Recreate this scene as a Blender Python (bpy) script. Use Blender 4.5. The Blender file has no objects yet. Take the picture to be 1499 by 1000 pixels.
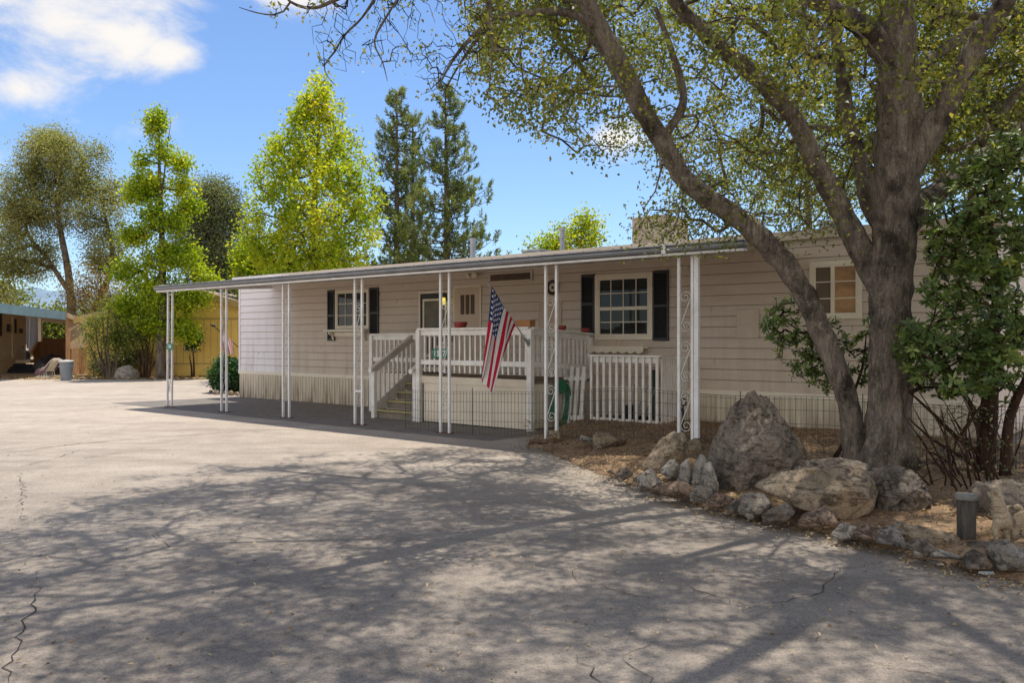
import bpy, bmesh, math, random
import numpy as np
from mathutils import Vector, Matrix
from mathutils.bvhtree import BVHTree

random.seed(7)
rng = np.random.default_rng(7)
C = bpy.context.scene.collection
PI = math.pi
F, CX, CY, H = 1250.0, 749.5, 498.0, 1.55

# ------------------------------------------------------------------ layout helpers
def at(px, py, Y):
    return Vector(((px - CX) / F * Y, Y, H - (py - CY) / F * Y))
def gnd(px, py, z=0.0):
    Y = (H - z) * F / (py - CY)
    return Vector(((px - CX) / F * Y, Y, z))
P0 = Vector((-7.44, 23.34, 0))
R = Vector((.7690, -.6393, 0)); N = Vector((-.6393, -.7690, 0))
ANG = math.atan2(R.y, R.x)
def W(s, t, z=0.0):
    return P0 + R * s + N * t + Vector((0, 0, z))
def ws(px, t=0.0):
    k = (px - CX) / F
    a = P0 + N * t
    return (a.y * k - a.x) / (R.x - R.y * k)
def wz(px, py, t=0.0):
    Y = W(ws(px, t), t).y
    return H - (py - CY) / F * Y

# ------------------------------------------------------------------ object helpers
def empty(name, loc=(0, 0, 0), rz=0.0):
    o = bpy.data.objects.new(name, None); C.objects.link(o)
    o.location = loc; o.rotation_euler = (0, 0, rz); o.empty_display_size = .2
    return o
def tag(o, label=None, cat=None, group=None, kind=None):
    if label: o['label'] = label
    if cat: o['category'] = cat
    if group: o['group'] = group
    if kind: o['kind'] = kind
    return o
def thing(name, label, cat, loc=(0, 0, 0), rz=0.0, group=None):
    return tag(empty(name, loc, rz), label, cat, group)
def wthing(name, label, cat, s, t, z=0.0, group=None):
    o = thing(name, label, cat, W(s, t, z), ANG, group)
    return o, Vector((-s, t, -z))       # offset: local = (s, -t, z) + offset

def mesh_np(name, verts, faces, mat, parent=None, smooth=False, attr=None):
    """verts (n,3), faces (m,k) equal-sized"""
    me = bpy.data.meshes.new(name)
    verts = np.asarray(verts, dtype=np.float32); faces = np.asarray(faces, dtype=np.int32)
    m, k = faces.shape
    me.vertices.add(len(verts)); me.vertices.foreach_set('co', verts.ravel())
    me.loops.add(m * k); me.loops.foreach_set('vertex_index', faces.ravel())
    me.polygons.add(m); me.polygons.foreach_set('loop_start', np.arange(0, m * k, k, dtype=np.int32))
    try: me.polygons.foreach_set('loop_total', np.full(m, k, dtype=np.int32))
    except Exception: pass
    if smooth: me.polygons.foreach_set('use_smooth', np.ones(m, dtype=bool))
    if attr is not None:
        a = me.attributes.new('var', 'FLOAT', 'POINT'); a.data.foreach_set('value', np.asarray(attr, dtype=np.float32))
    me.update(calc_edges=True)
    me.materials.append(mat)
    o = bpy.data.objects.new(name, me); C.objects.link(o)
    if parent: o.parent = parent
    return o

class MB:
    def __init__(self, off=(0, 0, 0)):
        self.v = []; self.f = []; self.off = Vector(off)
    def add(self, vs, fs):
        b = len(self.v)
        self.v += [Vector(p) + self.off for p in vs]
        self.f += [[b + i for i in f] for f in fs]
        return self
    def box(self, a, b, M=None):
        x0, y0, z0 = [min(p, q) for p, q in zip(a, b)]; x1, y1, z1 = [max(p, q) for p, q in zip(a, b)]
        vs = [Vector(p) for p in ((x0,y0,z0),(x1,y0,z0),(x1,y1,z0),(x0,y1,z0),(x0,y0,z1),(x1,y0,z1),(x1,y1,z1),(x0,y1,z1))]
        if M: vs = [M @ p for p in vs]
        return self.add(vs, [(0,3,2,1),(4,5,6,7),(0,1,5,4),(1,2,6,5),(2,3,7,6),(3,0,4,7)])
    def bar(self, p, q, w, h, up=(0, 0, 1)):
        p = Vector(p); q = Vector(q); d = (q - p).normalized(); up = Vector(up)
        s = d.cross(up)
        if s.length < 1e-4: s = d.cross(Vector((1, 0, 0)))
        s.normalize(); u = s.cross(d).normalized()
        vs = []
        for e in (p, q):
            for a, b in ((-1,-1),(1,-1),(1,1),(-1,1)): vs.append(e + s*(a*w/2) + u*(b*h/2))
        return self.add(vs, [(0,1,2,3),(7,6,5,4),(0,4,5,1),(1,5,6,2),(2,6,7,3),(3,7,4,0)])
    def tube(self, pts, rad, n=8, cap=True):
        pts = [Vector(p) for p in pts]
        if not hasattr(rad, '__len__'): rad = [rad] * len(pts)
        vs = []; fs = []
        ref = None
        for i, p in enumerate(pts):
            d = (pts[min(i+1, len(pts)-1)] - pts[max(i-1, 0)])
            d = d.normalized() if d.length > 1e-9 else Vector((0,0,1))
            if ref is None:
                ref = d.orthogonal().normalized()
            ref = (ref - d * ref.dot(d))
            ref = ref.normalized() if ref.length > 1e-6 else d.orthogonal().normalized()
            b = d.cross(ref)
            for k in range(n):
                a = 2*PI*k/n
                vs.append(p + (ref*math.cos(a) + b*math.sin(a))*rad[i])
        for i in range(len(pts)-1):
            for k in range(n):
                k2 = (k+1) % n
                fs.append((i*n+k, i*n+k2, (i+1)*n+k2, (i+1)*n+k))
        if cap:
            fs.append(tuple(range(n-1, -1, -1))); fs.append(tuple(range((len(pts)-1)*n, len(pts)*n)))
        return self.add(vs, fs)
    def lathe(self, prof, n=20, c=(0,0,0), axis=2):
        vs = []; fs = []
        for r, z in prof:
            for k in range(n):
                a = 2*PI*k/n
                p = (r*math.cos(a), r*math.sin(a), z)
                if axis == 1: p = (p[0], -p[2], p[1])
                vs.append(Vector(p) + Vector(c))
        for i in range(len(prof)-1):
            for k in range(n):
                k2 = (k+1) % n
                fs.append((i*n+k, i*n+k2, (i+1)*n+k2, (i+1)*n+k))
        fs.append(tuple(range(n-1,-1,-1))); fs.append(tuple(range((len(prof)-1)*n, len(prof)*n)))
        return self.add(vs, fs)
    def extr(self, prof, p, q, u, v):
        """extrude a closed 2D profile [(a,b)] (a along u, b along v) from p to q"""
        p = Vector(p); q = Vector(q); u = Vector(u); v = Vector(v); n = len(prof)
        vs = [p+u*a+v*b for a, b in prof] + [q+u*a+v*b for a, b in prof]
        fs = [(i, (i+1) % n, n+(i+1) % n, n+i) for i in range(n)]
        fs += [tuple(range(n-1,-1,-1)), tuple(range(n, 2*n))]
        return self.add(vs, fs)
    def build(self, name, mat, parent=None, smooth=False, bevel=0.0):
        me = bpy.data.meshes.new(name)
        me.from_pydata([tuple(p) for p in self.v], [], self.f)
        bm = bmesh.new(); bm.from_mesh(me); bmesh.ops.recalc_face_normals(bm, faces=bm.faces)
        if bevel:
            try: bmesh.ops.bevel(bm, geom=[e for e in bm.edges if len(e.link_faces) == 2 and e.calc_face_angle(0) > .6], offset=bevel, segments=1, affect='EDGES')
            except Exception: pass
        bm.to_mesh(me); bm.free()
        if smooth:
            me.polygons.foreach_set('use_smooth', [True]*len(me.polygons))
            me.set_sharp_from_angle(angle=math.radians(40))
        me.update()
        me.materials.append(mat)
        o = bpy.data.objects.new(name, me); C.objects.link(o)
        if parent: o.parent = parent
        return o

# ------------------------------------------------------------------ materials
def _nt(name):
    m = bpy.data.materials.new(name); m.use_nodes = True
    nt = m.node_tree
    return m, nt, nt.nodes['Principled BSDF']
def _new(nt, typ, **kw):
    n = nt.nodes.new(typ)
    for k, v in kw.items(): setattr(n, k, v)
    return n
def ramp(nt, fac, stops):
    r = _new(nt, 'ShaderNodeValToRGB')
    e = r.color_ramp.elements
    while len(e) < len(stops): e.new(.5)
    for x, (p, c) in zip(e, stops):
        x.position = p; x.color = (c[0], c[1], c[2], 1) if hasattr(c, '__len__') else (c, c, c, 1)
    nt.links.new(fac, r.inputs[0])
    return r.outputs[0]
def noise(nt, scale, detail=4, rough=.55, vec=None, dist=0.0):
    n = _new(nt, 'ShaderNodeTexNoise'); n.inputs['Scale'].default_value = scale
    n.inputs['Detail'].default_value = detail; n.inputs['Roughness'].default_value = rough
    n.inputs['Distortion'].default_value = dist
    if vec is not None: nt.links.new(vec, n.inputs['Vector'])
    return n.outputs['Fac']
def mixc(nt, fac, a, b, blend='MIX'):
    m = _new(nt, 'ShaderNodeMix', data_type='RGBA', blend_type=blend)
    for inp, val in ((m.inputs[0], fac), (m.inputs[6], a), (m.inputs[7], b)):
        if hasattr(val, 'is_linked') or hasattr(val, 'node'): nt.links.new(val, inp)
        elif hasattr(val, '__len__'): inp.default_value = (val[0], val[1], val[2], 1)
        else: inp.default_value = val
    return m.outputs[2]
def objco(nt):
    return _new(nt, 'ShaderNodeTexCoord').outputs['Object']
def bump(nt, bs, h, strength=.3, dist=.02):
    b = _new(nt, 'ShaderNodeBump'); b.inputs['Strength'].default_value = strength; b.inputs['Distance'].default_value = dist
    nt.links.new(h, b.inputs['Height']); nt.links.new(b.outputs[0], bs.inputs['Normal'])
def scaled(nt, vec, s):
    m = _new(nt, 'ShaderNodeMapping'); m.inputs['Scale'].default_value = s
    nt.links.new(vec, m.inputs['Vector']); return m.outputs[0]

def mat(name, col, rough=.6, var=.12, scale=6.0, bmp=.0, metal=0.0, spec=.5, col2=None, stretch=(1,1,1), fine=0.0):
    m, nt, bs = _nt(name)
    co = scaled(nt, objco(nt), stretch)
    c2 = col2 or tuple(max(0, c*(1-2*var)) for c in col)
    c1 = tuple(min(1, c*(1+var)) for c in col)
    nz = noise(nt, scale, 6, .65, co)
    c = ramp(nt, nz, [(.3, c2), (.7, c1)])
    if fine:
        c = mixc(nt, fine, c, ramp(nt, noise(nt, scale*14, 3, .7, co), [(.35, .25), (.65, 1.0)]), 'MULTIPLY')
    nt.links.new(c, bs.inputs['Base Color'])
    bs.inputs['Roughness'].default_value = rough; bs.inputs['Metallic'].default_value = metal
    bs.inputs['Specular IOR Level'].default_value = spec
    if bmp: bump(nt, bs, noise(nt, scale*4, 8, .7, co), bmp, .02)
    return m

def leafmat(name, stops, trans=.35, rough=.45, spec=.4):
    m, nt, bs = _nt(name)
    a = _new(nt, 'ShaderNodeAttribute', attribute_name='var')
    c = ramp(nt, a.outputs['Fac'], stops)
    nt.links.new(c, bs.inputs['Base Color'])
    bs.inputs['Roughness'].default_value = rough; bs.inputs['Specular IOR Level'].default_value = spec
    tr = _new(nt, 'ShaderNodeBsdfTranslucent')
    cc = mixc(nt, 1.0, c, (1.25, 1.3, .55), 'MULTIPLY')
    nt.links.new(cc, tr.inputs['Color'])
    mx = _new(nt, 'ShaderNodeMixShader'); mx.inputs[0].default_value = trans
    nt.links.new(bs.outputs[0], mx.inputs[1]); nt.links.new(tr.outputs[0], mx.inputs[2])
    nt.links.new(mx.outputs[0], nt.nodes['Material Output'].inputs[0])
    return m

def asphalt_mat():
    m, nt, bs = _nt('asphalt')
    co = objco(nt)
    big = noise(nt, .35, 5, .6, co); mid = noise(nt, 2.2, 6, .65, co); fine = noise(nt, 95, 3, .8, co)
    c = ramp(nt, big, [(.3, (.50, .41, .32)), (.7, (.61, .51, .405))])
    c = mixc(nt, .55, c, ramp(nt, mid, [(.3, .62), (.62, 1.0)]), 'MULTIPLY')
    c = mixc(nt, .75, c, ramp(nt, fine, [(.34, .45), (.60, 1.0)]), 'MULTIPLY')
    # surface darkened near the camera, deepening its shade in the colour; paler beyond
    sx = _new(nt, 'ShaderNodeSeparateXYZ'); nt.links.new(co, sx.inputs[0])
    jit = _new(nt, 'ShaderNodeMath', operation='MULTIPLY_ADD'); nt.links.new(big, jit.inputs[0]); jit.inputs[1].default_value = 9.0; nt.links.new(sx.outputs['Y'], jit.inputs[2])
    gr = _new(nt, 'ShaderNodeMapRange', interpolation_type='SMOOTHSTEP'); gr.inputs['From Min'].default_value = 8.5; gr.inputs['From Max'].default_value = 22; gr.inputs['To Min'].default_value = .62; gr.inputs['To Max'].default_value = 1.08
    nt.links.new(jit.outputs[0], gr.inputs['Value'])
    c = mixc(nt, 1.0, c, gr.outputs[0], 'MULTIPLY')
    bl = noise(nt, 1.1, 4, .6, co, 1.0)
    c = mixc(nt, .5, c, ramp(nt, bl, [(.60, 1.0), (.70, .62)]), 'MULTIPLY')
    # long streaky stains
    st = noise(nt, .9, 5, .7, scaled(nt, co, (.35, 2.2, 1)), .6)
    c = mixc(nt, .35, c, ramp(nt, st, [(.36, .55), (.50, 1.0)]), 'MULTIPLY')
    gn = noise(nt, 34, 4, .75, co)
    c = mixc(nt, .5, c, ramp(nt, gn, [(.36, .55), (.55, 1.08)]), 'MULTIPLY')
    ty = noise(nt, .55, 3, .5, scaled(nt, co, (.12, 2.6, 1)), .35)
    c = mixc(nt, .4, c, ramp(nt, ty, [(.60, 1.0), (.66, .60), (.70, 1.0)]), 'MULTIPLY')
    # speckle of pale aggregate
    sp = _new(nt, 'ShaderNodeTexVoronoi'); sp.inputs['Scale'].default_value = 120; nt.links.new(co, sp.inputs['Vector'])
    c = mixc(nt, ramp(nt, sp.outputs['Distance'], [(.10, .35), (.25, 0.0)]), c, (.55, .5, .45))
    nt.links.new(c, bs.inputs['Base Color'])
    bs.inputs['Roughness'].default_value = .9; bs.inputs['Specular IOR Level'].default_value = .25
    bump(nt, bs, fine, .45, .006)
    return m

def soil_mat(name, c0, c1, c2):
    m, nt, bs = _nt(name)
    co = objco(nt)
    n1 = noise(nt, 1.6, 6, .7, co); n2 = noise(nt, 26, 5, .8, co)
    c = ramp(nt, n1, [(.32, c0), (.5, c1), (.7, c2)])
    c = mixc(nt, .8, c, ramp(nt, n2, [(.32, .35), (.62, 1.15)]), 'MULTIPLY')
    v = _new(nt, 'ShaderNodeTexVoronoi'); v.inputs['Scale'].default_value = 38; nt.links.new(co, v.inputs['Vector'])
    c = mixc(nt, ramp(nt, v.outputs['Distance'], [(.12, .55), (.3, 0)]), c, (.40, .27, .14))
    nt.links.new(c, bs.inputs['Base Color']); bs.inputs['Roughness'].default_value = .95
    bump(nt, bs, n2, .8, .03)
    return m

def rock_mat(name, dark, light, warm, lich=.5):
    m, nt, bs = _nt(name)
    co = objco(nt)
    n1 = noise(nt, 3.2, 8, .7, co, .4); n2 = noise(nt, 17, 8, .75, co); n3 = noise(nt, 2.0, 5, .6, co)
    n4 = noise(nt, 55, 4, .8, co)
    c = ramp(nt, n1, [(.3, dark), (.62, light)])
    c = mixc(nt, ramp(nt, n3, [(.5, 0.0), (.68, .75)]), c, warm)
    c = mixc(nt, ramp(nt, n2, [(.55, 0.0), (.68, lich)]), c, (.56, .51, .44))
    vo = _new(nt, 'ShaderNodeTexVoronoi', feature='DISTANCE_TO_EDGE'); vo.inputs['Scale'].default_value = 4.5
    wv = _new(nt, 'ShaderNodeMix', data_type='RGBA', blend_type='ADD'); wv.inputs[0].default_value = .22; nt.links.new(co, wv.inputs[6]); nzz = _new(nt, 'ShaderNodeTexNoise'); nzz.inputs['Scale'].default_value = 7; nt.links.new(co, nzz.inputs['Vector']); nt.links.new(nzz.outputs['Color'], wv.inputs[7]); nt.links.new(wv.outputs[2], vo.inputs['Vector'])
    c = mixc(nt, .0, c, ramp(nt, vo.outputs['Distance'], [(.0, .25), (.05, 1.0)]), 'MULTIPLY')
    rd = noise(nt, 5.5, 8, .7, scaled(nt, co, (1, 1, 2.4)), 1.2)
    c = mixc(nt, .85, c, ramp(nt, rd, [(.40, .28), (.50, 1.1)]), 'MULTIPLY')
    c = mixc(nt, .75, c, ramp(nt, n4, [(.32, .35), (.58, 1.05)]), 'MULTIPLY')
    nt.links.new(c, bs.inputs['Base Color']); bs.inputs['Roughness'].default_value = .92
    bs.inputs['Specular IOR Level'].default_value = .2
    bump(nt, bs, n2, 1.0, .11)
    return m

def bark_mat(name, dark, light, streak=6.0, flecks=True):
    m, nt, bs = _nt(name)
    co = objco(nt)
    n1 = noise(nt, 7, 8, .75, scaled(nt, co, (1, 1, .3)), .5); n2 = noise(nt, 2.1, 5, .6, co); n3 = noise(nt, 20, 5, .7, scaled(nt, co, (1, 1, 2.6)))
    c = ramp(nt, n1, [(.33, dark), (.64, light)])
    c = mixc(nt, ramp(nt, n2, [(.52, 0.0), (.64, .8)]), c, tuple(x*.45 for x in dark))
    if flecks:
        c = mixc(nt, ramp(nt, n3, [(.585, 0.0), (.66, .75)]), c, (.55, .51, .45))
    fi = noise(nt, 34, 8, .8, scaled(nt, co, (1, 1, .26)), 1.4)
    c = mixc(nt, .8, c, ramp(nt, fi, [(.36, .25), (.56, 1.15)]), 'MULTIPLY')
    nt.links.new(c, bs.inputs['Base Color']); bs.inputs['Roughness'].default_value = .95
    bs.inputs['Specular IOR Level'].default_value = .15
    bump(nt, bs, fi, 1.0, .06)
    return m

def glass_mat(name, col=(.03, .032, .03), rough=.03):
    m, nt, bs = _nt(name)
    nz = noise(nt, 1.4, 4, .6, objco(nt))
    nt.links.new(ramp(nt, nz, [(.3, tuple(c*.6 for c in col)), (.7, tuple(c*1.5 for c in col))]), bs.inputs['Base Color'])
    bs.inputs['Roughness'].default_value = rough; bs.inputs['Specular IOR Level'].default_value = .4
    bs.inputs['IOR'].default_value = 1.4
    return m

M = {}
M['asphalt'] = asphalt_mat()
M['soil'] = soil_mat('soil', (.16, .095, .05), (.31, .19, .10), (.46, .31, .165))
M['verge'] = soil_mat('verge', (.24, .16, .09), (.38, .27, .15), (.50, .39, .23))
M['siding'] = mat('siding_paint', (.585, .475, .365), .62, .05, 1.3, .05, stretch=(1, 1, 4), fine=.05, spec=.3)
def siding_mat():
    m, nt, bs = _nt('siding_paint')
    co = objco(nt)
    nz = noise(nt, 1.3, 6, .65, scaled(nt, co, (1, 1, 4)))
    c = ramp(nt, nz, [(.3, (.555, .46, .365)), (.7, (.635, .535, .43))])
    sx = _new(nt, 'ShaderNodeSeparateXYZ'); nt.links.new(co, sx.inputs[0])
    # skylight on the boards beyond the awning, put into the paint as a paler tone
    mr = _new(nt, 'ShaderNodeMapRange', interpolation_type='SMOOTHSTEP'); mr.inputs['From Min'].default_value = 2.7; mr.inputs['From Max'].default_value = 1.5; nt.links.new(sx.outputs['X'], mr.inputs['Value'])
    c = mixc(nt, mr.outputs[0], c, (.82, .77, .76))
    # water streaks and grime towards the bottom boards
    st = noise(nt, 5, 5, .7, scaled(nt, co, (1, 1, .10)))
    lo_ = _new(nt, 'ShaderNodeMapRange'); lo_.inputs['From Min'].default_value = 2.6; lo_.inputs['From Max'].default_value = .6; lo_.inputs['To Max'].default_value = .45; nt.links.new(sx.outputs['Z'], lo_.inputs['Value'])
    mu = _new(nt, 'ShaderNodeMath', operation='MULTIPLY'); nt.links.new(lo_.outputs[0], mu.inputs[0]); nt.links.new(ramp(nt, st, [(.45, 0.0), (.70, 1.0)]), mu.inputs[1])
    c = mixc(nt, mu.outputs[0], c, (.33, .255, .18))
    nt.links.new(c, bs.inputs['Base Color']); bs.inputs['Roughness'].default_value = .62; bs.inputs['Specular IOR Level'].default_value = .3
    bump(nt, bs, noise(nt, 3, 4, .5, scaled(nt, co, (1, 1, 2))), .12, .03)
    return m
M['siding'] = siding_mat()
M['joint_shade'] = mat('siding_joint_shade', (.23, .165, .12), .8, .1, 5)
def skirt_mat(name, col, col2):
    m, nt, bs = _nt(name)
    co = objco(nt)
    c = ramp(nt, noise(nt, 1.4, 6, .65, scaled(nt, co, (3, 1, .8))), [(.3, col2), (.65, col)])
    sx = _new(nt, 'ShaderNodeSeparateXYZ'); nt.links.new(co, sx.inputs[0])
    st = noise(nt, 7, 5, .7, scaled(nt, co, (1, 1, .12)))
    lo_ = _new(nt, 'ShaderNodeMapRange'); lo_.inputs['From Min'].default_value = .62; lo_.inputs['From Max'].default_value = .0; nt.links.new(sx.outputs['Z'], lo_.inputs['Value'])
    mu = _new(nt, 'ShaderNodeMath', operation='MULTIPLY'); nt.links.new(lo_.outputs[0], mu.inputs[0]); nt.links.new(ramp(nt, st, [(.40, 0.0), (.62, 1.0)]), mu.inputs[1])
    c = mixc(nt, mu.outputs[0], c, (.20, .135, .075))
    nt.links.new(c, bs.inputs['Base Color']); bs.inputs['Roughness'].default_value = .65; bs.inputs['Specular IOR Level'].default_value = .3
    return m
M['skirt'] = skirt_mat('skirt_paint', (.70, .62, .48), (.56, .48, .35))
M['skirt_unused'] = mat('skirt_paint', (.68, .60, .46), .6, .06, 1.2, .05, stretch=(4, 1, .8), fine=.08, col2=(.50, .42, .30))
M['cream'] = mat('cream_trim', (.76, .68, .53), .55, .05, 3, .05)
M['deckpanel'] = mat('deck_panel_paint', (.74, .65, .50), .6, .06, 1.5, .05, col2=(.60, .51, .38))
M['white'] = mat('white_paint', (.84, .81, .75), .5, .05, 4, .04, col2=(.64, .60, .53))
M['alu'] = mat('white_aluminium', (.88, .865, .84), .4, .03, 4, .03, spec=.6, col2=(.66, .63, .58), fine=.16)
M['awning_top'] = mat('awning_sheet', (.62, .60, .56), .5, .12, 2, .05, col2=(.38, .33, .27))
M['gutter'] = mat('gutter_metal', (.135, .125, .12), .35, .2, 2, .02, spec=.6)
M['roofwhite'] = mat('roof_coating', (.60, .585, .55), .7, .15, 1.2, .1, col2=(.33, .27, .2))
M['shutter'] = mat('black_shutter', (.016, .016, .018), .45, .1, 5)
M['glass'] = glass_mat('window_glass')
M['blind_dark'] = mat('brown_blind', (.17, .12, .08), .7, .2, 1.5, stretch=(1, 1, 3), fine=.2)
M['blind'] = mat('tan_blind', (.50, .29, .14), .8, .25, 1.5, stretch=(1, 1, 3), fine=.2)
M['door'] = mat('door_tan', (.56, .43, .31), .6, .05, 3)
M['dark'] = mat('dark_slot', (.05, .037, .028), .8, .2, 6)
M['browndark'] = mat('brown_grille', (.11, .07, .045), .8, .15, 8)
M['black'] = mat('black_plastic', (.012, .012, .013), .5, .2, 6)
M['treadwood'] = mat('tread_wood', (.27, .22, .16), .85, .2, 5, .2, fine=.3)
M['nosing'] = mat('tread_nosing', (.42, .35, .15), .7, .15, 6)
M['greyrail'] = mat('grey_handrail', (.62, .56, .48), .7, .12, 5, .1)
M['rust'] = mat('rusty_plate', (.13, .055, .03), .9, .3, 20, .2)
M['scroll'] = mat('scroll_metal', (.60, .57, .50), .45, .08, 8)
M['wire'] = mat('fence_wire', (.085, .08, .072), .5, .15, 6, metal=.3)
M['green'] = mat('sign_green', (.004, .16, .09), .45, .08, 12)
M['lettering'] = mat('sign_white', (.78, .80, .78), .5, .03, 8)
M['hose'] = mat('green_hose', (.01, .17, .075), .4, .2, 12)
M['red'] = mat('red_pot', (.26, .03, .025), .5, .15, 6)
M['orangewood'] = mat('orange_wood', (.38, .17, .055), .7, .2, 5, stretch=(.4, 4, 4))
M['galv'] = mat('galvanised', (.34, .35, .37), .45, .15, 5, metal=.4)
M['cooler'] = mat('cooler_metal', (.58, .49, .38), .65, .1, 3, .05, col2=(.40, .30, .2), fine=.1)
M['brownwood'] = mat('brown_boards', (.30, .15, .07), .85, .2, 2, .1, stretch=(8, 8, .6), fine=.2)
M['postwood'] = mat('tan_post', (.60, .36, .18), .85, .2, 3, .1, stretch=(5, 5, .8))
M['teal'] = mat('teal_fascia', (.19, .30, .33), .5, .1, 2)
M['tanwall'] = mat('neighbour_tan', (.62, .45, .25), .75, .08, 1.2, fine=.08)
M['yellow'] = mat('yellow_wall', (.88, .58, .15), .75, .06, 1.0, .05, fine=.06)
M['yellowtrim'] = mat('yellow_trim', (.52, .36, .12), .7, .08, 2)
M['roofbrown'] = mat('brown_shingles', (.44, .32, .24), .9, .15, 3, .2, stretch=(1, 6, 1), fine=.3)
M['canplastic'] = mat('grey_can', (.22, .24, .26), .55, .1, 4)
M['canlid'] = mat('pale_can_lid', (.52, .49, .45), .6, .12, 5)
M['purple'] = mat('purple_cloth', (.20, .115, .135), .95, .2, 7, .3)
M['beigecloth'] = mat('beige_cloth', (.47, .38, .30), .95, .15, 6, .3)
M['curtain'] = mat('white_curtain', (.72, .72, .74), .9, .06, 3)
M['statue'] = mat('cast_stone', (.50, .385, .25), .9, .25, 9, .6, fine=.5)
M['twig'] = bark_mat('twig_bark', (.055, .042, .032), (.14, .11, .085), flecks=False)
M['bark'] = bark_mat('oak_bark', (.12, .093, .072), (.50, .41, .325))
M['barkgrey'] = bark_mat('grey_bark', (.10, .075, .055), (.28, .22, .16), flecks=False)
M['barkred'] = bark_mat('red_bark', (.06, .032, .022), (.15, .085, .055), flecks=False)
M['rock_grey'] = rock_mat('grey_granite', (.17, .135, .10), (.50, .41, .32), (.38, .25, .14))
M['rock_tan'] = rock_mat('tan_granite', (.30, .21, .12), (.68, .54, .38), (.52, .31, .14), .6)
M['rock_red'] = rock_mat('red_stone', (.28, .18, .12), (.56, .40, .28), (.54, .33, .19), .4)
M['rock_white'] = rock_mat('white_quartz', (.40, .34, .27), (.78, .70, .58), (.34, .26, .18), .8)
M['rock_blue'] = rock_mat('blue_grey_stone', (.31, .255, .20), (.66, .57, .46), (.24, .19, .14), .8)
M['litter'] = leafmat('dry_leaf', [(0, (.14, .075, .03)), (.5, (.36, .24, .11)), (1, (.60, .47, .28))], .15, .8, .2)
M['oakleaf'] = leafmat('oak_leaf', [(0, (.07, .09, .025)), (.45, (.215, .235, .062)), (.8, (.40, .345, .085)), (1, (.54, .39, .10))], .52)
M['hills'] = mat('hazy_hill', (.22, .30, .37), 1.0, .12, .01, spec=0)  # distance haze put into the hill colour

# ------------------------------------------------------------------ world, sun, camera
sun_vec = Vector((.36, .70, 2.62)).normalized()
EL = math.asin(sun_vec.z); AZ = math.atan2(sun_vec.x, sun_vec.y)
w = bpy.data.worlds.new('World'); bpy.context.scene.world = w; w.use_nodes = True
nt = w.node_tree
bg = nt.nodes['Background']
sky = _new(nt, 'ShaderNodeTexSky', sky_type='NISHITA'); sky.sun_disc = False
sky.sun_elevation = EL; sky.sun_rotation = AZ; sky.air_density = 1.0; sky.dust_density = .6; sky.ozone_density = 2.2; sky.altitude = 600
tc = _new(nt, 'ShaderNodeTexCoord').outputs['Generated']
base = mixc(nt, 1.0, sky.outputs[0], (.90, 1.03, 1.19), 'MULTIPLY')
def blob(c, rad, sc=(1, 1, 1)):
    v = _new(nt, 'ShaderNodeVectorMath', operation='SUBTRACT'); nt.links.new(tc, v.inputs[0]); v.inputs[1].default_value = c
    v2 = _new(nt, 'ShaderNodeVectorMath', operation='MULTIPLY'); nt.links.new(v.outputs[0], v2.inputs[0]); v2.inputs[1].default_value = sc
    l = _new(nt, 'ShaderNodeVectorMath', operation='LENGTH'); nt.links.new(v2.outputs[0], l.inputs[0])
    mr = _new(nt, 'ShaderNodeMapRange'); mr.inputs['From Min'].default_value = 0; mr.inputs['From Max'].default_value = rad
    mr.inputs['To Min'].default_value = 1; mr.inputs['To Max'].default_value = 0
    nt.links.new(l.outputs['Value'], mr.inputs['Value']); return mr.outputs[0]
def dirp(px, py):
    return tuple(Vector(((px-CX)/F, 1, (CY-py)/F)).normalized())
def vmax(a, b):
    m = _new(nt, 'ShaderNodeMath', operation='MAXIMUM'); nt.links.new(a, m.inputs[0]); nt.links.new(b, m.inputs[1]); return m.outputs[0]
cl = blob(dirp(75, 8), .145, (.8, .8, 1.9))
for px, py, r, sc in ((165, 50, .115, (1, 1, 2.0)), (255, 78, .075, (1, 1, 2.2)), (25, 128, .07, (1, 1, 2.2)), (425, -15, .07, (1, 1, 2)), (900, 205, .055, (1, 1, 1.8)), 
                      (-500, 60, .3, (.7, .7, 2)), (2100, 100, .3, (.7, .7, 2))):
    cl = vmax(cl, blob(dirp(px, py), r, sc))
for d_, r in (((-.55, -.75, .35), .75), ((.5, -.8, .3), .7), ((-.95, .0, .25), .45)):      # unseen white clouds added behind the camera to fill the shaded facade
    cl = vmax(cl, blob(tuple(Vector(d_).normalized()), r*1.25))
nzc = noise(nt, 9, 9, .62, scaled(nt, tc, (1, 1, 1.7)), .3)
ad = _new(nt, 'ShaderNodeMath', operation='MULTIPLY_ADD'); nt.links.new(nzc, ad.inputs[0]); ad.inputs[1].default_value = 2.1; ad.inputs[2].default_value = -1.08
ad2 = _new(nt, 'ShaderNodeMath', operation='ADD'); nt.links.new(ad.outputs[0], ad2.inputs[0]); nt.links.new(cl, ad2.inputs[1])
cm = _new(nt, 'ShaderNodeMapRange', interpolation_type='SMOOTHSTEP'); cm.inputs['From Min'].default_value = .12; cm.inputs['From Max'].default_value = .95
nt.links.new(ad2.outputs[0], cm.inputs['Value'])
gate = _new(nt, 'ShaderNodeMath', operation='MULTIPLY'); nt.links.new(cm.outputs[0], gate.inputs[0])
g2 = _new(nt, 'ShaderNodeMapRange'); g2.inputs['From Min'].default_value = 0; g2.inputs['From Max'].default_value = .12; nt.links.new(cl, g2.inputs['Value'])
nt.links.new(g2.outputs[0], gate.inputs[1])
syz = _new(nt, 'ShaderNodeSeparateXYZ'); nt.links.new(tc, syz.inputs[0])
cb = ramp(nt, syz.outputs['Y'], [(.0, (12.0, 11.3, 10.4)), (.35, (6.6, 6.3, 6.0))])   # added clouds behind the camera set brighter, for fill on the facade
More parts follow.
